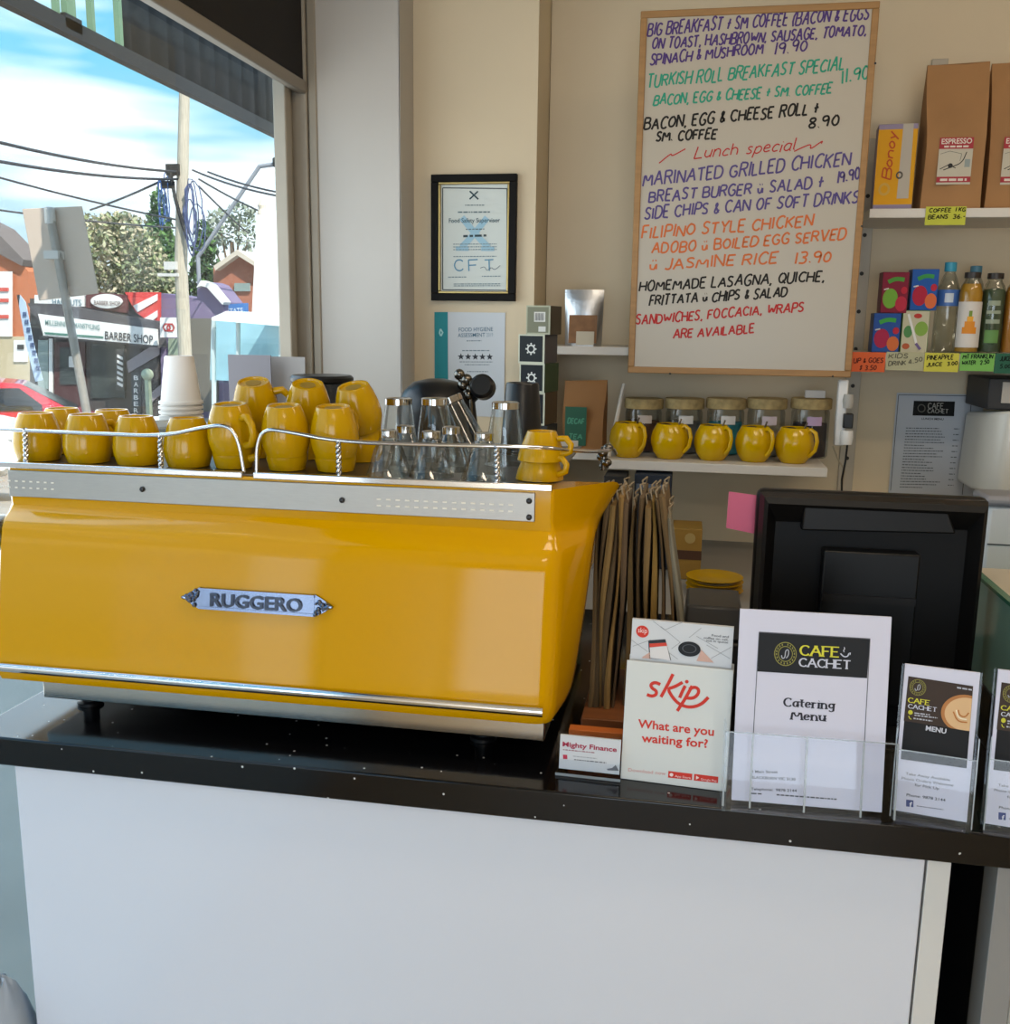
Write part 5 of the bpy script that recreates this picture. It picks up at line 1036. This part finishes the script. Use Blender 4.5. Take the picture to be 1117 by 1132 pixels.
B().box(0, .35, 0, .12, 0, p0.z-.9405).done('cabinet', mat('appliance_white', 'c3c7cb', .35), t, bevel=.008)
B().box(-.012, .35, -.008, .1, p0.z-.9400, p0.z-.9405+.025).done('grey_top', mat('appliance_grey', '85858a', .4), t, bevel=.01)
zz = at(1104, 602, Y=2.30).z-.9405; B().box(.004, .35, -.0012, .0, zz-.0015, zz+.0015).done('seam', flat('4a4d52'), t)
o = B().box(-.45, 1.3, 2.28, YB-.001, 0, .94).done('back_bench', mat('back_bench', '8d8982', .5), bevel=.003); tag(o, 'back bench along the wall below the shelves', 'bench')
# ================================================================== till monitor and things behind the counter front
Y = 1.66; a0 = at(838, 541, Y=Y); a1 = at(1097, 549, Y=Y)
t = thing('till_monitor', 'large black till monitor seen from behind on the counter', 'monitor', ((a0.x+a1.x)/2, Y, CT)); w = a1.x-a0.x; zt_ = a0.z-CT; zb_ = .085
M_mon = mat('monitor_black', '0b0a0a', .42, spec=.35); M_mon2 = mat('monitor_black_matt', '050506', .55, spec=.25)
hw = w/2
B().box(-hw, hw, .0, .035, zb_, zt_).done('shell', M_mon, t, bevel=.012, seg=3)
fr_ = B(); d0 = -.028
def rim(x0, x1, z0, z1, y): return [(x0, y, z0), (x1, y, z0), (x1, y, z1), (x0, y, z1)]
fr_.loft([rim(-hw+.004, hw-.004, zb_+.004, zt_-.004, .002), rim(-hw+.010, hw-.010, zb_+.010, zt_-.008, d0+.004), rim(-hw+.016, hw-.016, zb_+.014, zt_-.018, d0), rim(-hw+.034, hw-.034, zb_+.02, zt_-.055, .0)], cap=False); fr_.done('back_rim', M_mon, t, smooth=30)
B().box(-hw+.030, hw-.030, -.004, .002, zb_+.02, zt_-.05).done('back_panel', M_mon2, t, bevel=.002)
g = lambda u, v, y=-.02: at(u, v, Y=Y+y)-Vector((t.location.x, Y, CT))
c0 = g(890, 553); c1 = g(1050, 588); B().prism([(c0.x, c0.z), (g(1045, 556).x, g(1045, 556).z), (g(1057, 590).x, g(1057, 590).z), (g(886, 586).x, g(886, 586).z)], -.024, .0).done('vent_cover', mat('monitor_cover', '100f0f', .45, spec=.3), t, bevel=.003)
c0 = g(910, 606); c1 = g(1005, 730); b = B(); b.box(c0.x, c1.x, -.036, .0, .05, c0.z); b.done('mount_plate', mat('monitor_mount', '08090a', .4, spec=.3), t, bevel=.003)
B().box(c0.x+.002, c1.x-.002, -.040, -.036, g(950, 662).z-.002, g(950, 658).z+.004).done('mount_rib', mat('monitor_cover', '1b1a1b'), t)
B().box(c0.x+.01, c1.x-.01, -.03, .05, .012, .12).box(c0.x-.04, c1.x+.04, -.10, .12, .0004, .014).done('stand', M_mon2, t, bevel=.004)
c0 = g(1046, 549, 0); B().box(c0.x, c0.x+.04, -.0005, .002, zt_-.010, zt_-.004).done('maker_mark', mat('dim_brown', '4a352a', .5), t)
q = [(806, 543), (834, 548), (831, 591), (803, 583)]
P = [at(u, v, Y=1.70) for u, v in q]
o = B().prism([(p.x-P[0].x, p.z-P[3].z) for p in [P[0], P[1]+Vector((.02, 0, 0)), P[2]+Vector((.02, 0, 0)), P[3]]], -.0006, .0006).done('note', mat('pink_paper', 'c4607c', .7), loc=(P[0].x, 1.6965, P[3].z)); tag(o, 'pink paper note stuck to the left edge of the black monitor', 'note')
# receipt printer beside it
p0 = at(757, 672, Y=1.75); p1 = at(830, 668, Y=1.75)
t = thing('receipt_printer', 'dark grey receipt printer left of the black monitor', 'printer', ((p0.x+.115)/2+.0, 1.75, CT)); hw_ = (.118-p0.x)/2+.0
t.location.x = p0.x+hw_; hz = p0.z-CT
B().box(-hw_, hw_, 0, .16, .0004, hz*.62).done('base', mat('charcoal_plastic', '2a2b2d'), t, bevel=.006)
B().loft([[(-hw_, .004, hz*.63), (hw_, .004, hz*.63), (hw_, .16, hz*.63), (-hw_, .16, hz*.63)], [(-hw_+.004, .02, hz), (hw_-.004, .02, hz), (hw_-.004, .15, hz), (-hw_+.004, .15, hz)]]).done('lid', mat('printer_grey', '353638', .4), t, bevel=.005)
B().box(-hw_*.5, hw_*.6, .012, .03, hz*.74, hz*.78).done('paper_slot', mat('black_lid', '111214'), t)
# display case at the right
XC = .50; top = at(1072, 628, X=XC); zc_ = 1.197
t = thing('display_case', 'glass display case with green tinted sides at the right edge of the counter', 'display case', (XC, 1.66, CT))
M_gg = mat('green_tint_panel', '7f9a86', .12, noise=.08, nscale=2)
B().box(0, .006, -.22, .145, .03, zc_-CT).done('side_glass', M_gg, t)
B().box(-.003, .009, -.224, .149, zc_-CT, zc_-CT+.006).done('green_edge', mat('glass_edge_green', '3f6b52', .2), t)
B().box(.008, .6, .139, .145, .03, zc_-CT-.006).done('back_glass', clear('case_glass', (.82, .92, .86, 1), .1), t)
B().box(.008, .6, -.22, .145, zc_-CT-.004, zc_-CT+.004).done('top_shelf', mat('cream_top', 'b3aa98', .3), t)
B().box(.008, .6, -.226, -.22, .03, zc_-CT-.006).done('front_glass', clear('case_glass', (.82, .92, .86, 1), .1), t)
B().box(-.004, .6, -.23, .15, .0005, .03).done('base_rail', M_dark, t)
b = B(); b.box(-.0035, -.0005, -.10, .14, .03, .09); b.done('dark_strip', M_dark, t)  # dark strip low on the side glass
# paper carry bags standing beside the machine
rr = random.Random(11); BG = 'paper carry bags filed on edge beside the machine'
words = ('first', 'second', 'third', 'fourth', 'fifth', 'sixth', 'seventh', 'eighth', 'ninth', 'tenth', 'eleventh', 'twelfth', 'thirteenth')
tops = [664, 671, 676, 682, 688, 694, 702, 709, 715, 721, 727, 734, 741]; bots = [652, 656, 661, 666, 672, 679, 690, 702, 714, 724, 734, 744, 754]
kc = ['6a5434', '57462e', '7a6238', '5b4a33', '8a6d3e', '64503a', '705936', '5a4830', '806740', '8f7138', '5d4a32', '6b5536', '7f7a6a']
BZ = .969
for k in range(13):
    Yb = 1.595+.002*k+rr.uniform(-.01, .01); T = at(tops[k], 556+rr.uniform(-9, 5)+(0 if k < 6 else 2), Y=Yb); xb = at(bots[k], 770, Y=Yb).x+.0015; hgt = T.z-BZ; lean = T.x-xb; dpt = .15+rr.uniform(-.01, .015)
    if k == 12: hgt -= .02; lean *= .95
    t = thing('paper_carry_bag', 'brown paper carry bag on edge, %s from the machine' % words[k], 'bag', (xb, Yb, BZ), (0, 0, rr.uniform(-.03, .03)), BG)
    rs = []; n = 9; th = .0034
    for i in range(n+1):
        f = i/n; x = lean*f**1.35+.003*sin(f*6+k); tt = th*(1+.5*sin(f*5+k*2)); y0 = .006*sin(f*4+k)
        rs.append([(x-tt, y0, hgt*f), (x, y0-.003, hgt*f), (x+tt, y0, hgt*f), (x+tt, y0+dpt, hgt*f), (x, y0+dpt+.003, hgt*f), (x-tt, y0+dpt, hgt*f)])
    B().loft(rs).done('bag_paper', mat('bag_kraft_'+kc[k], kc[k], .8, noise=.15, nscale=9), t, smooth=40)
    b = B()
    for s in (0, 1): y1 = .03+s*.07; b.tube([(lean, y1, hgt-.004), (lean-.004, y1+.008, hgt+.012+rr.uniform(-.004, .004)), (lean+.003, y1+.035, hgt+.014), (lean, y1+.045, hgt-.004)], .0016, 5)
    b.done('twisted_handle', mat('twist_paper', '8d7f68', .8), t)
a = at(641, 776, Z=.968); c = at(735, 790, Z=.968)
o = B().box(-.150, .02, 1.545, 1.80, CT+.0004, .9685).done('tray', mat('brown_board', '7a4a2a', .5, noise=.12, nscale=8, stretch=(1, 8, 8)), bevel=.002); tag(o, 'brown board tray under the paper carry bags', 'tray')
# on the back bench
BB = .9405
def bench_box(lab, q, Y, col, name='carton', zb=BB):
    A = at(q[0], q[1], Y=Y); C = at(q[2], q[3], Y=Y); t = thing(name, lab, 'box', ((A.x+C.x)/2, Y, zb)); hw_ = (C.x-A.x)/2
    B().box(-hw_, hw_, 0, .12, .0004, A.z-zb).done('box_body', mat('bx_'+col, col, .6, noise=.05, nscale=9), t, bevel=.002); return t, hw_, A.z-zb
t, hw_, hh = bench_box('mustard carton with a brown band on the back bench', (744, 584, 773, 662), 2.62, '8f6e2c', 'carton')
B().box(-hw_-.0005, hw_+.0005, -.0012, 0, hh*.40, hh*.58).done('brown_band', mat('brown_band', '4a2f1e', .6), t); B().lathe([(.014, -.001), (.014, .0012)], (0, 0, 0), 16, Matrix.Translation((hw_*.2, -.001, hh*.82)) @ Matrix.Rotation(pi/2, 4, 'X')).done('seal', mat('seal_gold', 'a58f58', .5), t)
t, hw_, hh = bench_box('dark blue packet on the back bench behind the paper bags', (702, 524, 741, 575), 2.72, '1a2433', 'packet')
B().box(-hw_*.9, hw_*.8, -.0012, 0, hh*.80, hh*.9).done('pale_print', mat('bluish_print', '5f6f86', .6), t)
t, hw_, hh = bench_box('black box with pale edge on the bench under the mug shelf', (668, 526, 690, 600), 2.68, '1c1c1c', 'box')
B().box(hw_-.006, hw_, -.0012, 0, .01, hh-.01).done('pale_edge', mat('grey_plug', 'a9a6a0'), t)
sx = at(790, 655, Y=2.50).x; s0 = None; zs = at(790, 640, Y=2.46).z
n = max(3, int((zs-BB)/.0115))
for k in range(n):
    lab = 'yellow saucer, number %s up in the stack on the back bench' % (['one', 'two', 'three', 'four', 'five', 'six', 'seven', 'eight', 'nine', 'ten', 'eleven', 'twelve', 'thirteen', 'fourteen', 'fifteen', 'sixteen'][min(k, 15)])
    if k == n-1: lab = 'topmost yellow saucer of the stack on the back bench'
    if s0 is None: s0 = tag(B().lathe([(.034, 0), (.036, .002), (.070, .009), (.072, .011), (.070, .0115), (.034, .004), (.001, .004)], seg=36).done('saucer', M_mug, smooth=50), lab, 'saucer', 'yellow saucers on the back bench'); s0.location = (sx, 2.5, BB+.0003)
    else: o = s0.copy(); COL.objects.link(o); o.location = (sx+rnd.uniform(-.002, .002), 2.5, BB+.0003+k*.0112); o['label'] = lab
p = at(628, 486, Y=1.97); o = B().box(-.022, .022, 0, .004, 0, p.z-ZT).done('card', mat('white_card_b', 'bdbab2', .6), loc=(p.x, 1.955, ZT)); tag(o, 'small plain white card behind the espresso cups', 'card')

# ================================================================== leaflet holders along the counter front
M_acr = clear('acrylic', (.95, .965, .98, 1), .04, fr=.10); M_edge = mat('acrylic_edge', 'c3cdd4', .08, trans=.55)
def sheetbox(b, w, h, y0, y1): return b.box(-w/2, w/2, y0, y1, 0, h)
# skip box
A = at(686, 861, Z=CT); Cc = at(803, 876, Z=CT); yaw = math.atan2(Cc.y-A.y, Cc.x-A.x)
w = (Cc-A).length; mid = (A+Cc)/2; Tz = at(750, 735, Y=mid.y+.028)
tilt = math.atan2(.026, Tz.z-CT); h = (Tz.z-CT)/cos(tilt)
t = thing('leaflet_box', 'white cardboard leaflet box with red skip lettering', 'leaflet box', (mid.x, mid.y, CT+.0006), (-tilt, 0, yaw))
B().box(-w/2, w/2, 0, .002, 0, h).box(-w/2, -w/2+.002, 0.002, .03, 0, h*.96).box(w/2-.002, w/2, .002, .03, 0, h*.96).box(-w/2, w/2, .03, .032, .004, h*1.02).box(-w/2, w/2, .002, .03, .0, .002).done('carton', mat('white_carton', 'cfd2cf', .5), t, bevel=.0006)
K = lambda u, v: (600+u/4.857, 670+v/4.857)
quad = [K(448, 294), K(1003, 340), K(972, 1000), K(420, 943)]
a = Art(t, w, h, quad); RED = 'cc3b30'
st = lambda pts, wd=17: a.line('skip_logo', RED, [K(*p) for p in pts], wd/4.857, 0, True)
st([(626, 424), (600, 412), (574, 424), (582, 446), (606, 458), (606, 480), (582, 490), (556, 480)]); st([(692, 366), (662, 430), (630, 492)]); st([(742, 410), (700, 436), (664, 446), (690, 492), (726, 530), (780, 547), (838, 530), (876, 488)]); st([(756, 428), (740, 462), (728, 494)]); a.disc('skip_logo', RED, *K(764, 406), 2.0)
st([(792, 428), (756, 500), (716, 566)]); st([(776, 446), (806, 432), (828, 448), (822, 476), (796, 496), (762, 494)])
a.font('slogan', RED, 'What are you', K(510, 660), K(906, 696), 9.6, 0, .022); a.font('slogan', RED, 'waiting for?', K(530, 738), K(876, 762), 9.6, 0, .022)
a.font('fine_lettering', 'd08f88', 'Download now', K(462, 902), K(660, 918), 4)
a.poly('app_badge', RED, [K(674, 894), K(798, 906), K(797, 940), K(672, 930)]); a.poly('app_badge', RED, [K(808, 906), K(932, 918), K(930, 952), K(806, 942)])
a.font('badge_lettering', 'ecd6d2', 'App Store', K(708, 926), K(790, 934), 2.6, 1); a.font('badge_lettering', 'ecd6d2', 'Google Play', K(842, 938), K(924, 946), 2.4, 1); a.disc('badge_lettering', 'ecd6d2', *K(690, 914), 2, 1); a.poly('badge_lettering', 'ecd6d2', [K(818, 914), K(834, 926), K(817, 936)], 1); a.build()
# leaflets in it
L0 = at(699, 738, Y=mid.y+.04); lw = w*.955
t2 = thing('leaflet', 'printed leaflet with phone and coffee picture standing in the skip box', 'leaflet', (0, 0, 0), (-tilt, 0, yaw), 'leaflets in the skip box')
off = Matrix.Rotation(yaw, 4, 'Z') @ Matrix.Rotation(-tilt, 4, 'X') @ Vector((0, .010, .0045)); t2.location = Vector((mid.x, mid.y, CT+.0006))+off
Tl = at(755, 688, Y=mid.y+.04); lh = (Tl.z-CT)/cos(tilt)-.006
B().box(-lw/2, lw/2, 0, .012, 0, lh).done('paper', mat('leaflet_paper', 'c9ccd0', .5), t2)
quad = [K(486, 70), K(1034, 100), K(1003, 340), K(462, 294)]
class LA(Art):
    def p(s, u, v): x, z = Art.p(s, u, v); return (x, s.z0+(z/s.H)*(lh-s.z0))
a = LA(t2, lw, lh-h*.99, quad); a.z0 = h*.99
a.disc('round_logo', RED, *K(537, 143), 7.2); a.font('logo_lettering', 'eed9d6', 'skip', K(512, 148), K(562, 152), 6, 1)
for p0, p1 in (((600, 80), (660, 130)), ((660, 130), (760, 80)), ((480, 230), (580, 190)), ((660, 250), (720, 300)), ((640, 110), (740, 200)), ((860, 110), (790, 170)), ((880, 210), (1000, 290)), ((900, 290), (1010, 220)), ((470, 190), (560, 260)), ((830, 160), (940, 230)), ((690, 240), (740, 200))): a.line('tile_lines', '8d9196', [K(*p0), K(*p1)], .5)
a.poly('phone_print', '33363c', [K(566, 194), K(660, 184), K(684, 308), K(566, 300)]); a.poly('phone_screen', 'd9d6d6', [K(572, 212), K(664, 204), K(680, 308), K(572, 296)], 1); a.poly('phone_banner', 'cf4a3c', [K(572, 212), K(664, 204), K(668, 222), K(572, 234)], 2)
a.poly('hand_print', 'cba79a', [K(530, 290), K(572, 262), K(576, 302), K(524, 298)]); a.poly('hand_print', 'cba79a', [K(850, 240), K(912, 316), K(820, 308), K(838, 270)], 1)
c = K(787, 238); a.disc('cup_lid_print', '26282c', c[0], c[1], 12.4, 2, 9.2); a.disc('cup_lid_shine', '55585e', c[0], c[1]-.5, 8, 3, 5.4, inner=.85)
a.font('fine_lettering', '55585c', 'Food and', K(912, 158), K(1002, 164), 2.6, 0, .01); a.font('fine_lettering', '55585c', 'coffee on call,', K(868, 174), K(998, 182), 2.6, 0, .01); a.font('fine_lettering', '55585c', 'not in queue', K(880, 190), K(996, 198), 2.6, 0, .01); a.build()
# business card holder, orange card behind it
A = at(614, 857, Z=CT); Cc = at(686, 865, Z=CT); w = (Cc-A).length; mid = (A+Cc)/2; yaw = math.atan2(Cc.y-A.y, Cc.x-A.x)
t = thing('card_holder', 'clear acrylic business card holder with white card beside the skip box', 'card holder', (mid.x, mid.y, CT+.0005), (0, 0, yaw))
hz = at(650, 814, Y=mid.y+.014).z-CT
B().box(-w/2, w/2, .0, .045, 0, .003).box(-w/2, w/2, 0, .002, .003, hz*.42).box(-w/2, w/2, .018, .020, .003, hz*1.02).box(-w/2, -w/2+.002, .002, .018, .003, hz*.6).box(w/2-.002, w/2, .002, .018, .003, hz*.6).done('acrylic', M_acr, t)
B().box(-w/2, w/2, -.0006, .0006, .0, .004).done('acrylic_edge', M_edge, t)
cw = w*.93; ch = hz*.84
t2 = thing('business_card', 'white business card with red lettering in the acrylic holder', 'card', (0, 0, 0), (-.16, 0, yaw)); o_ = Matrix.Rotation(yaw, 4, 'Z') @ Vector((.001, .005, .0)); t2.location = Vector((mid.x, mid.y, CT+.0095))+o_
B().box(-cw/2, cw/2, 0, .005, 0, ch).done('paper', mat('leaflet_paper', 'c9ccd0'), t2)
a = Art(t2, cw, ch, [K(100, 690), K(412, 712), K(384, 902), K(84, 882)])
a.font('lettering', 'a2304a', 'Mighty Finance', K(108, 756), K(384, 776), 5.2, 0, .025); a.dash('fine_print', '9c6470', K(110, 778), K(270, 788), 1.1, 3); a.dash('fine_print', '6b6d74', K(165, 832), K(326, 842), 1.2, 4); a.dash('fine_print', '9fa3aa', K(160, 812), K(280, 820), 1, 6)
a.rect('red_mark', 'b2364c', K(108, 804)[0], K(108, 804)[1], K(130, 828)[0], K(130, 828)[1]); a.poly('grey_mark', '6d7078', [K(325, 872), K(352, 866), K(372, 848), K(384, 880), K(330, 880)]); a.build()
A = at(629, 806, Y=1.43); Cc = at(690, 806, Y=1.43)
o = B().box(A.x, Cc.x, 1.43, 1.45, CT+.0005, A.z).done('orange_carton', mat('orange_card', 'c0682c', .6), bevel=.001); tag(o, 'orange carton standing behind the business card holder', 'box')
# catering menu holder
A = at(809, 886, Z=CT+.004); Cc = at(975, 900, Z=CT+.004); w = (Cc-A).length; mid = (A+Cc)/2; yaw = math.atan2(Cc.y-A.y, Cc.x-A.x)
F8 = lambda u, v: (800+u/4.352, 660+v/4.352)
Tz = at(910, 681, Y=mid.y+.038); tilt = math.atan2(.042, Tz.z-CT-.004); h = (Tz.z-CT-.004)/cos(tilt)
t = thing('menu_holder', 'clear acrylic holder with three pockets around the catering menu', 'menu holder', (mid.x, mid.y-.002, CT+.0005), (0, 0, yaw))
xl = at(806, 790, Y=mid.y).x-mid.x; xr = at(992, 800, Y=mid.y).x-mid.x; Rt = Matrix.Rotation(-tilt, 4, 'X')
hf = h*.40
B().box(xl-.004, xr+.004, -.022, -.020, .0, hf, Rt).box(-w/2, w/2, .012, .0135, 0, h*1.012, Rt).box(xl-.004, xl-.002, -.02, .012, .0, hf*1.1, Rt).box(xr+.002, xr+.004, -.02, .012, 0, hf*1.1, Rt).done('acrylic', M_acr, t)
b = B()
for x in (xl-.003, at(829, 880, Y=mid.y-.02).x-mid.x, at(889, 885, Y=mid.y-.02).x-mid.x, at(952, 890, Y=mid.y-.02).x-mid.x, xr+.003): b.box(x-.0013, x+.0013, -.0224, -.0205, .004, hf, Rt)
b.box(xl-.004, xr+.004, -.0222, -.0200, hf-.001, hf+.0004, Rt); b.done('acrylic_edge', M_edge, t)
B().box(xl-.004, xr+.004, -.022, .06, .0, .003).done('base', M_acr, t)
t2 = thing('catering_menu', 'white catering menu sheets with black logo banner in the acrylic holder', 'menu', (mid.x, mid.y, CT+.0065), (-tilt, 0, yaw))
B().box(-w/2, w/2, 0, .006, 0, h).done('paper', mat('paper_bluish_white', 'cdcee0', .5), t2)
a = Art(t2, w, h, [F8(118, 62), F8(836, 108), F8(762, 996), F8(42, 915)]); BL = '24262a'
a.poly('banner', BL, [F8(205, 168), F8(732, 206), F8(712, 382), F8(190, 342)])
a.line('printed_border', '5a5d66', [F8(205, 166), F8(732, 204), F8(660, 1030 - 20), F8(660, 1000)], .8); a.line('printed_border', '5a5d66', [F8(205, 166), F8(130, 920)], .8)
def cafe(a, f, c, r, A0, A1, B0, B1, h1, h2, w1, lay=1):
    YE = 'd3cf45'; WH = 'c6cadb'
    a.disc('round_logo', '8f8c4a', *f(*c), r, lay, inner=.93); a.disc('round_logo', '8f8c4a', *f(*c), r*.66, lay, inner=.9)
    for k in range(11):
        if k in (5,): continue
        an = radians(180+k*18); q = f(*c); a.rect('round_logo', '8f8c4a', q[0]+r*.8*cos(an)-r*.05, q[1]+r*.8*sin(an)-r*.08, q[0]+r*.8*cos(an)+r*.05, q[1]+r*.8*sin(an)+r*.08, lay)
    for k in range(1, 9): an = radians(k*20); q = f(*c); a.rect('round_logo', '8f8c4a', q[0]+r*.8*cos(an)-r*.05, q[1]+r*.8*sin(an)-r*.08, q[0]+r*.8*cos(an)+r*.05, q[1]+r*.8*sin(an)+r*.08, lay)
    q = f(*c); a.line('logo_mark', 'b0b3bd', [(q[0]-r*.35, q[1]+r*.1), (q[0]-r*.3, q[1]+r*.4), (q[0]-r*.05, q[1]+r*.3), (q[0]+r*.02, q[1]-r*.3), (q[0]+r*.3, q[1]-r*.38), (q[0]+r*.28, q[1]+r*.1), (q[0]+r*.05, q[1]+r*.35)], r*.09, lay, True)
    a.hand('cafe_lettering', YE, 'CAFE', f(*A0), f(*A1), h1, w1, lay, jit=0, slant=0, gap=.13, thin=w1*a.k*.5, serif=True); a.hand('cachet_lettering', WH, 'CACHET', f(*B0), f(*B1), h2, w1*.8, lay, jit=0, slant=0, gap=.13, thin=w1*a.k*.5, serif=True)
cafe(a, F8, (328, 266), 12.4, (398, 272), (582, 284), (392, 322), (634, 338), 11, 9, 2.5)
a.line('cup_logo', 'c6cadb', [F8(590, 268), F8(606, 284), F8(624, 282), F8(630, 268)], 1.3, 1, True); a.line('cup_logo', 'c6cadb', [F8(630, 268), F8(638, 266), F8(634, 276)], .8, 1); a.line('cup_logo', 'c6cadb', [F8(608, 262), F8(604, 254), F8(612, 248), F8(608, 240)], .9, 1, True)
a.hand('heading', '33343f', 'Catering', F8(312, 500), F8(552, 520), 9.4, 2.4, 0, jit=0, slant=0, gap=.14, thin=.0013, serif=True); a.hand('heading', '33343f', 'Menu', F8(346, 560), F8(508, 572), 9.4, 2.4, 0, jit=0, slant=0, gap=.14, thin=.0013, serif=True)
a.font('address_lettering', '50535e', '2 Main Street', F8(142, 796), F8(272, 802), 3.2, 0, .015); a.font('address_lettering', '50535e', 'BLACKBURN VIC 3130', F8(142, 822), F8(356, 838), 3.2, 0, .015); a.font('address_lettering', '50535e', 'Telephone:  9878 2144', F8(138, 874), F8(360, 890), 3.2, 0, .015); a.dash('address_lettering', '50535e', F8(138, 892), F8(190, 896), 1.4, 2); a.dash('address_lettering', '50535e', F8(262, 902), F8(550, 932), 1.4, 5); a.build()
# menu brochure holders
F9 = lambda u, v: (970+u/4.918, 700+v/4.918)
def dl(lab, lab2, px0, px1, pyb0, pyb1, quad, f, second):
    A = at(px0, pyb0, Z=CT+.004); Cc = at(px1, pyb1, Z=CT+.004); w = (Cc-A).length; mid = (A+Cc)/2; yaw = math.atan2(Cc.y-A.y, Cc.x-A.x)
    Tz = at((quad[0][0]+quad[1][0])/2, (quad[0][1]+quad[1][1])/2, Y=mid.y+.026); tilt = math.atan2(.03, Tz.z-CT-.004); h = (Tz.z-CT-.004)/cos(tilt)
    t = thing('brochure_holder', lab, 'brochure holder', (mid.x, mid.y-.002, CT+.0005), (0, 0, yaw), None); Rt = Matrix.Rotation(-tilt, 4, 'X')
    B().box(-w/2-.004, w/2+.004, -.018, -.0165, 0, h*.46, Rt).box(-w/2-.004, w/2+.004, .010, .0115, 0, h*1.0, Rt).box(-w/2-.0045, -w/2-.003, -.0165, .01, 0, h*.6, Rt).box(w/2+.003, w/2+.0045, -.0165, .01, 0, h*.6, Rt).box(-w/2-.004, w/2+.004, -.018, .05, 0, .003).done('acrylic', M_acr, t)
    b = B(); b.box(-w/2-.0046, -w/2-.003, -.0182, -.0160, .003, h*.6, Rt).box(w/2+.003, w/2+.0046, -.0182, -.016, .003, h*.6, Rt).box(-w/2-.004, w/2+.004, -.0181, -.0164, h*.46-.001, h*.46+.0003, Rt); b.done('acrylic_edge', M_edge, t)
    t2 = thing('menu_brochure', lab2, 'brochure', (mid.x, mid.y, CT+.0065), (-tilt, 0, yaw), None); hb = h*.975
    B().box(-w/2, w/2, 0, .006, 0, hb).done('paper', mat('paper_bluish_white', 'cdcee0'), t2)
    a = Art(t2, w, hb, quad); g = f
    a.poly('dark_panel', '202124', [g(192, 234), g(540, 278), g(492, 734), g(138, 692)]); a.poly('brown_photo', '40352f', [g(192, 234), g(540, 278), g(514, 526), g(160, 480)], 1)
    def cup(cu, cv, ru, rv):
        o = []
        for k in range(40):
            u = cu+ru*cos(2*pi*k/40); v = cv+rv*sin(2*pi*k/40); u = min(u, 539-(v-278)*.105); v = min(v, 480+(u-160)*.13); o.append(g(u, v))
        return o
    a.poly('cup_photo', 'b27a4a', cup(492, 432, 128, 106), 2); a.poly('latte_foam', 'd8b387', cup(497, 434, 114, 92), 3)
    a.line('latte_swirl', 'b5743c', [g(456, 410), g(462, 440), g(492, 450), g(512, 424)], 1.6, 4, True); a.line('latte_swirl', 'b5743c', [g(430, 420), g(450, 474), g(502, 478)], 1.6, 4, True); a.line('latte_swirl', 'efe0c4', [g(446, 410), g(455, 455), g(500, 462)], 1.6, 4, True)
    cafe(a, g, (242, 294), 9.2, (186, 376), (302, 390), (186, 408), (340, 424), 5.6, 4.8, 1.35, 2)
    a.disc('map_pin', 'c9c53f', *g(198, 432), 2.6, 2); a.line('phone_mark', 'c9c53f', [g(188, 452), g(192, 464), g(202, 470)], 1, 2)
    a.dash('fine_lettering', 'b9bcc8', g(220, 438), g(304, 446), 1.3, 2, 2); a.dash('fine_lettering', 'b9bcc8', g(220, 450), g(344, 462), 1.3, 3, 2); a.dash('fine_lettering', 'b9bcc8', g(214, 468), g(316, 480), 1.5, 4, 2); a.dash('fine_lettering', 'b9bcc8', g(454, 292), g(532, 302), 1.7, 5, 2)
    a.font('menu_lettering', 'c9ccd8', 'MENU', g(278, 528), g(388, 544), 6, 2, .03)
    a.font('lower_lettering', '6a6d78', 'Take Away Available', g(162, 778), g(402, 808), 3.3, 0, .01); a.font('lower_lettering', '6a6d78', 'Phone Orders Welcome', g(140, 804), g(418, 838), 3.3, 0, .01); a.font('lower_lettering', '6a6d78', 'for Pick Up', g(210, 840), g(342, 858), 3.3, 0, .01); a.font('lower_lettering', '50535e', 'Phone: 9878 2144', g(164, 896), g(374, 922), 3.4, 0, .015)
    a.poly('social_badge', '3a4680', [g(162, 916), g(202, 920), g(200, 958), g(160, 954)]); a.font('badge_lettering', 'd5d8e4', 'f', g(178, 954), g(192, 956), 6, 1, .03); a.dash('lower_lettering', '6a6d78', g(218, 952), g(362, 970), .9, 6); a.build()
dl('clear acrylic brochure holder just right of the catering menu', 'tall cafe menu brochure with latte photo right of the catering menu', 987, 1069, 897, 911, [F9(176, 168), F9(580, 205), F9(484, 1036), F9(86, 975)], F9, False)
G9 = lambda u, v: F9(u+486, v+26)
dl('clear acrylic brochure holder cut by the right photo edge', 'second cafe menu brochure cut by the right photo edge', 1089, 1171, 912, 925, [G9(176, 168), G9(580, 205), G9(484, 1036), G9(86, 975)], G9, True)
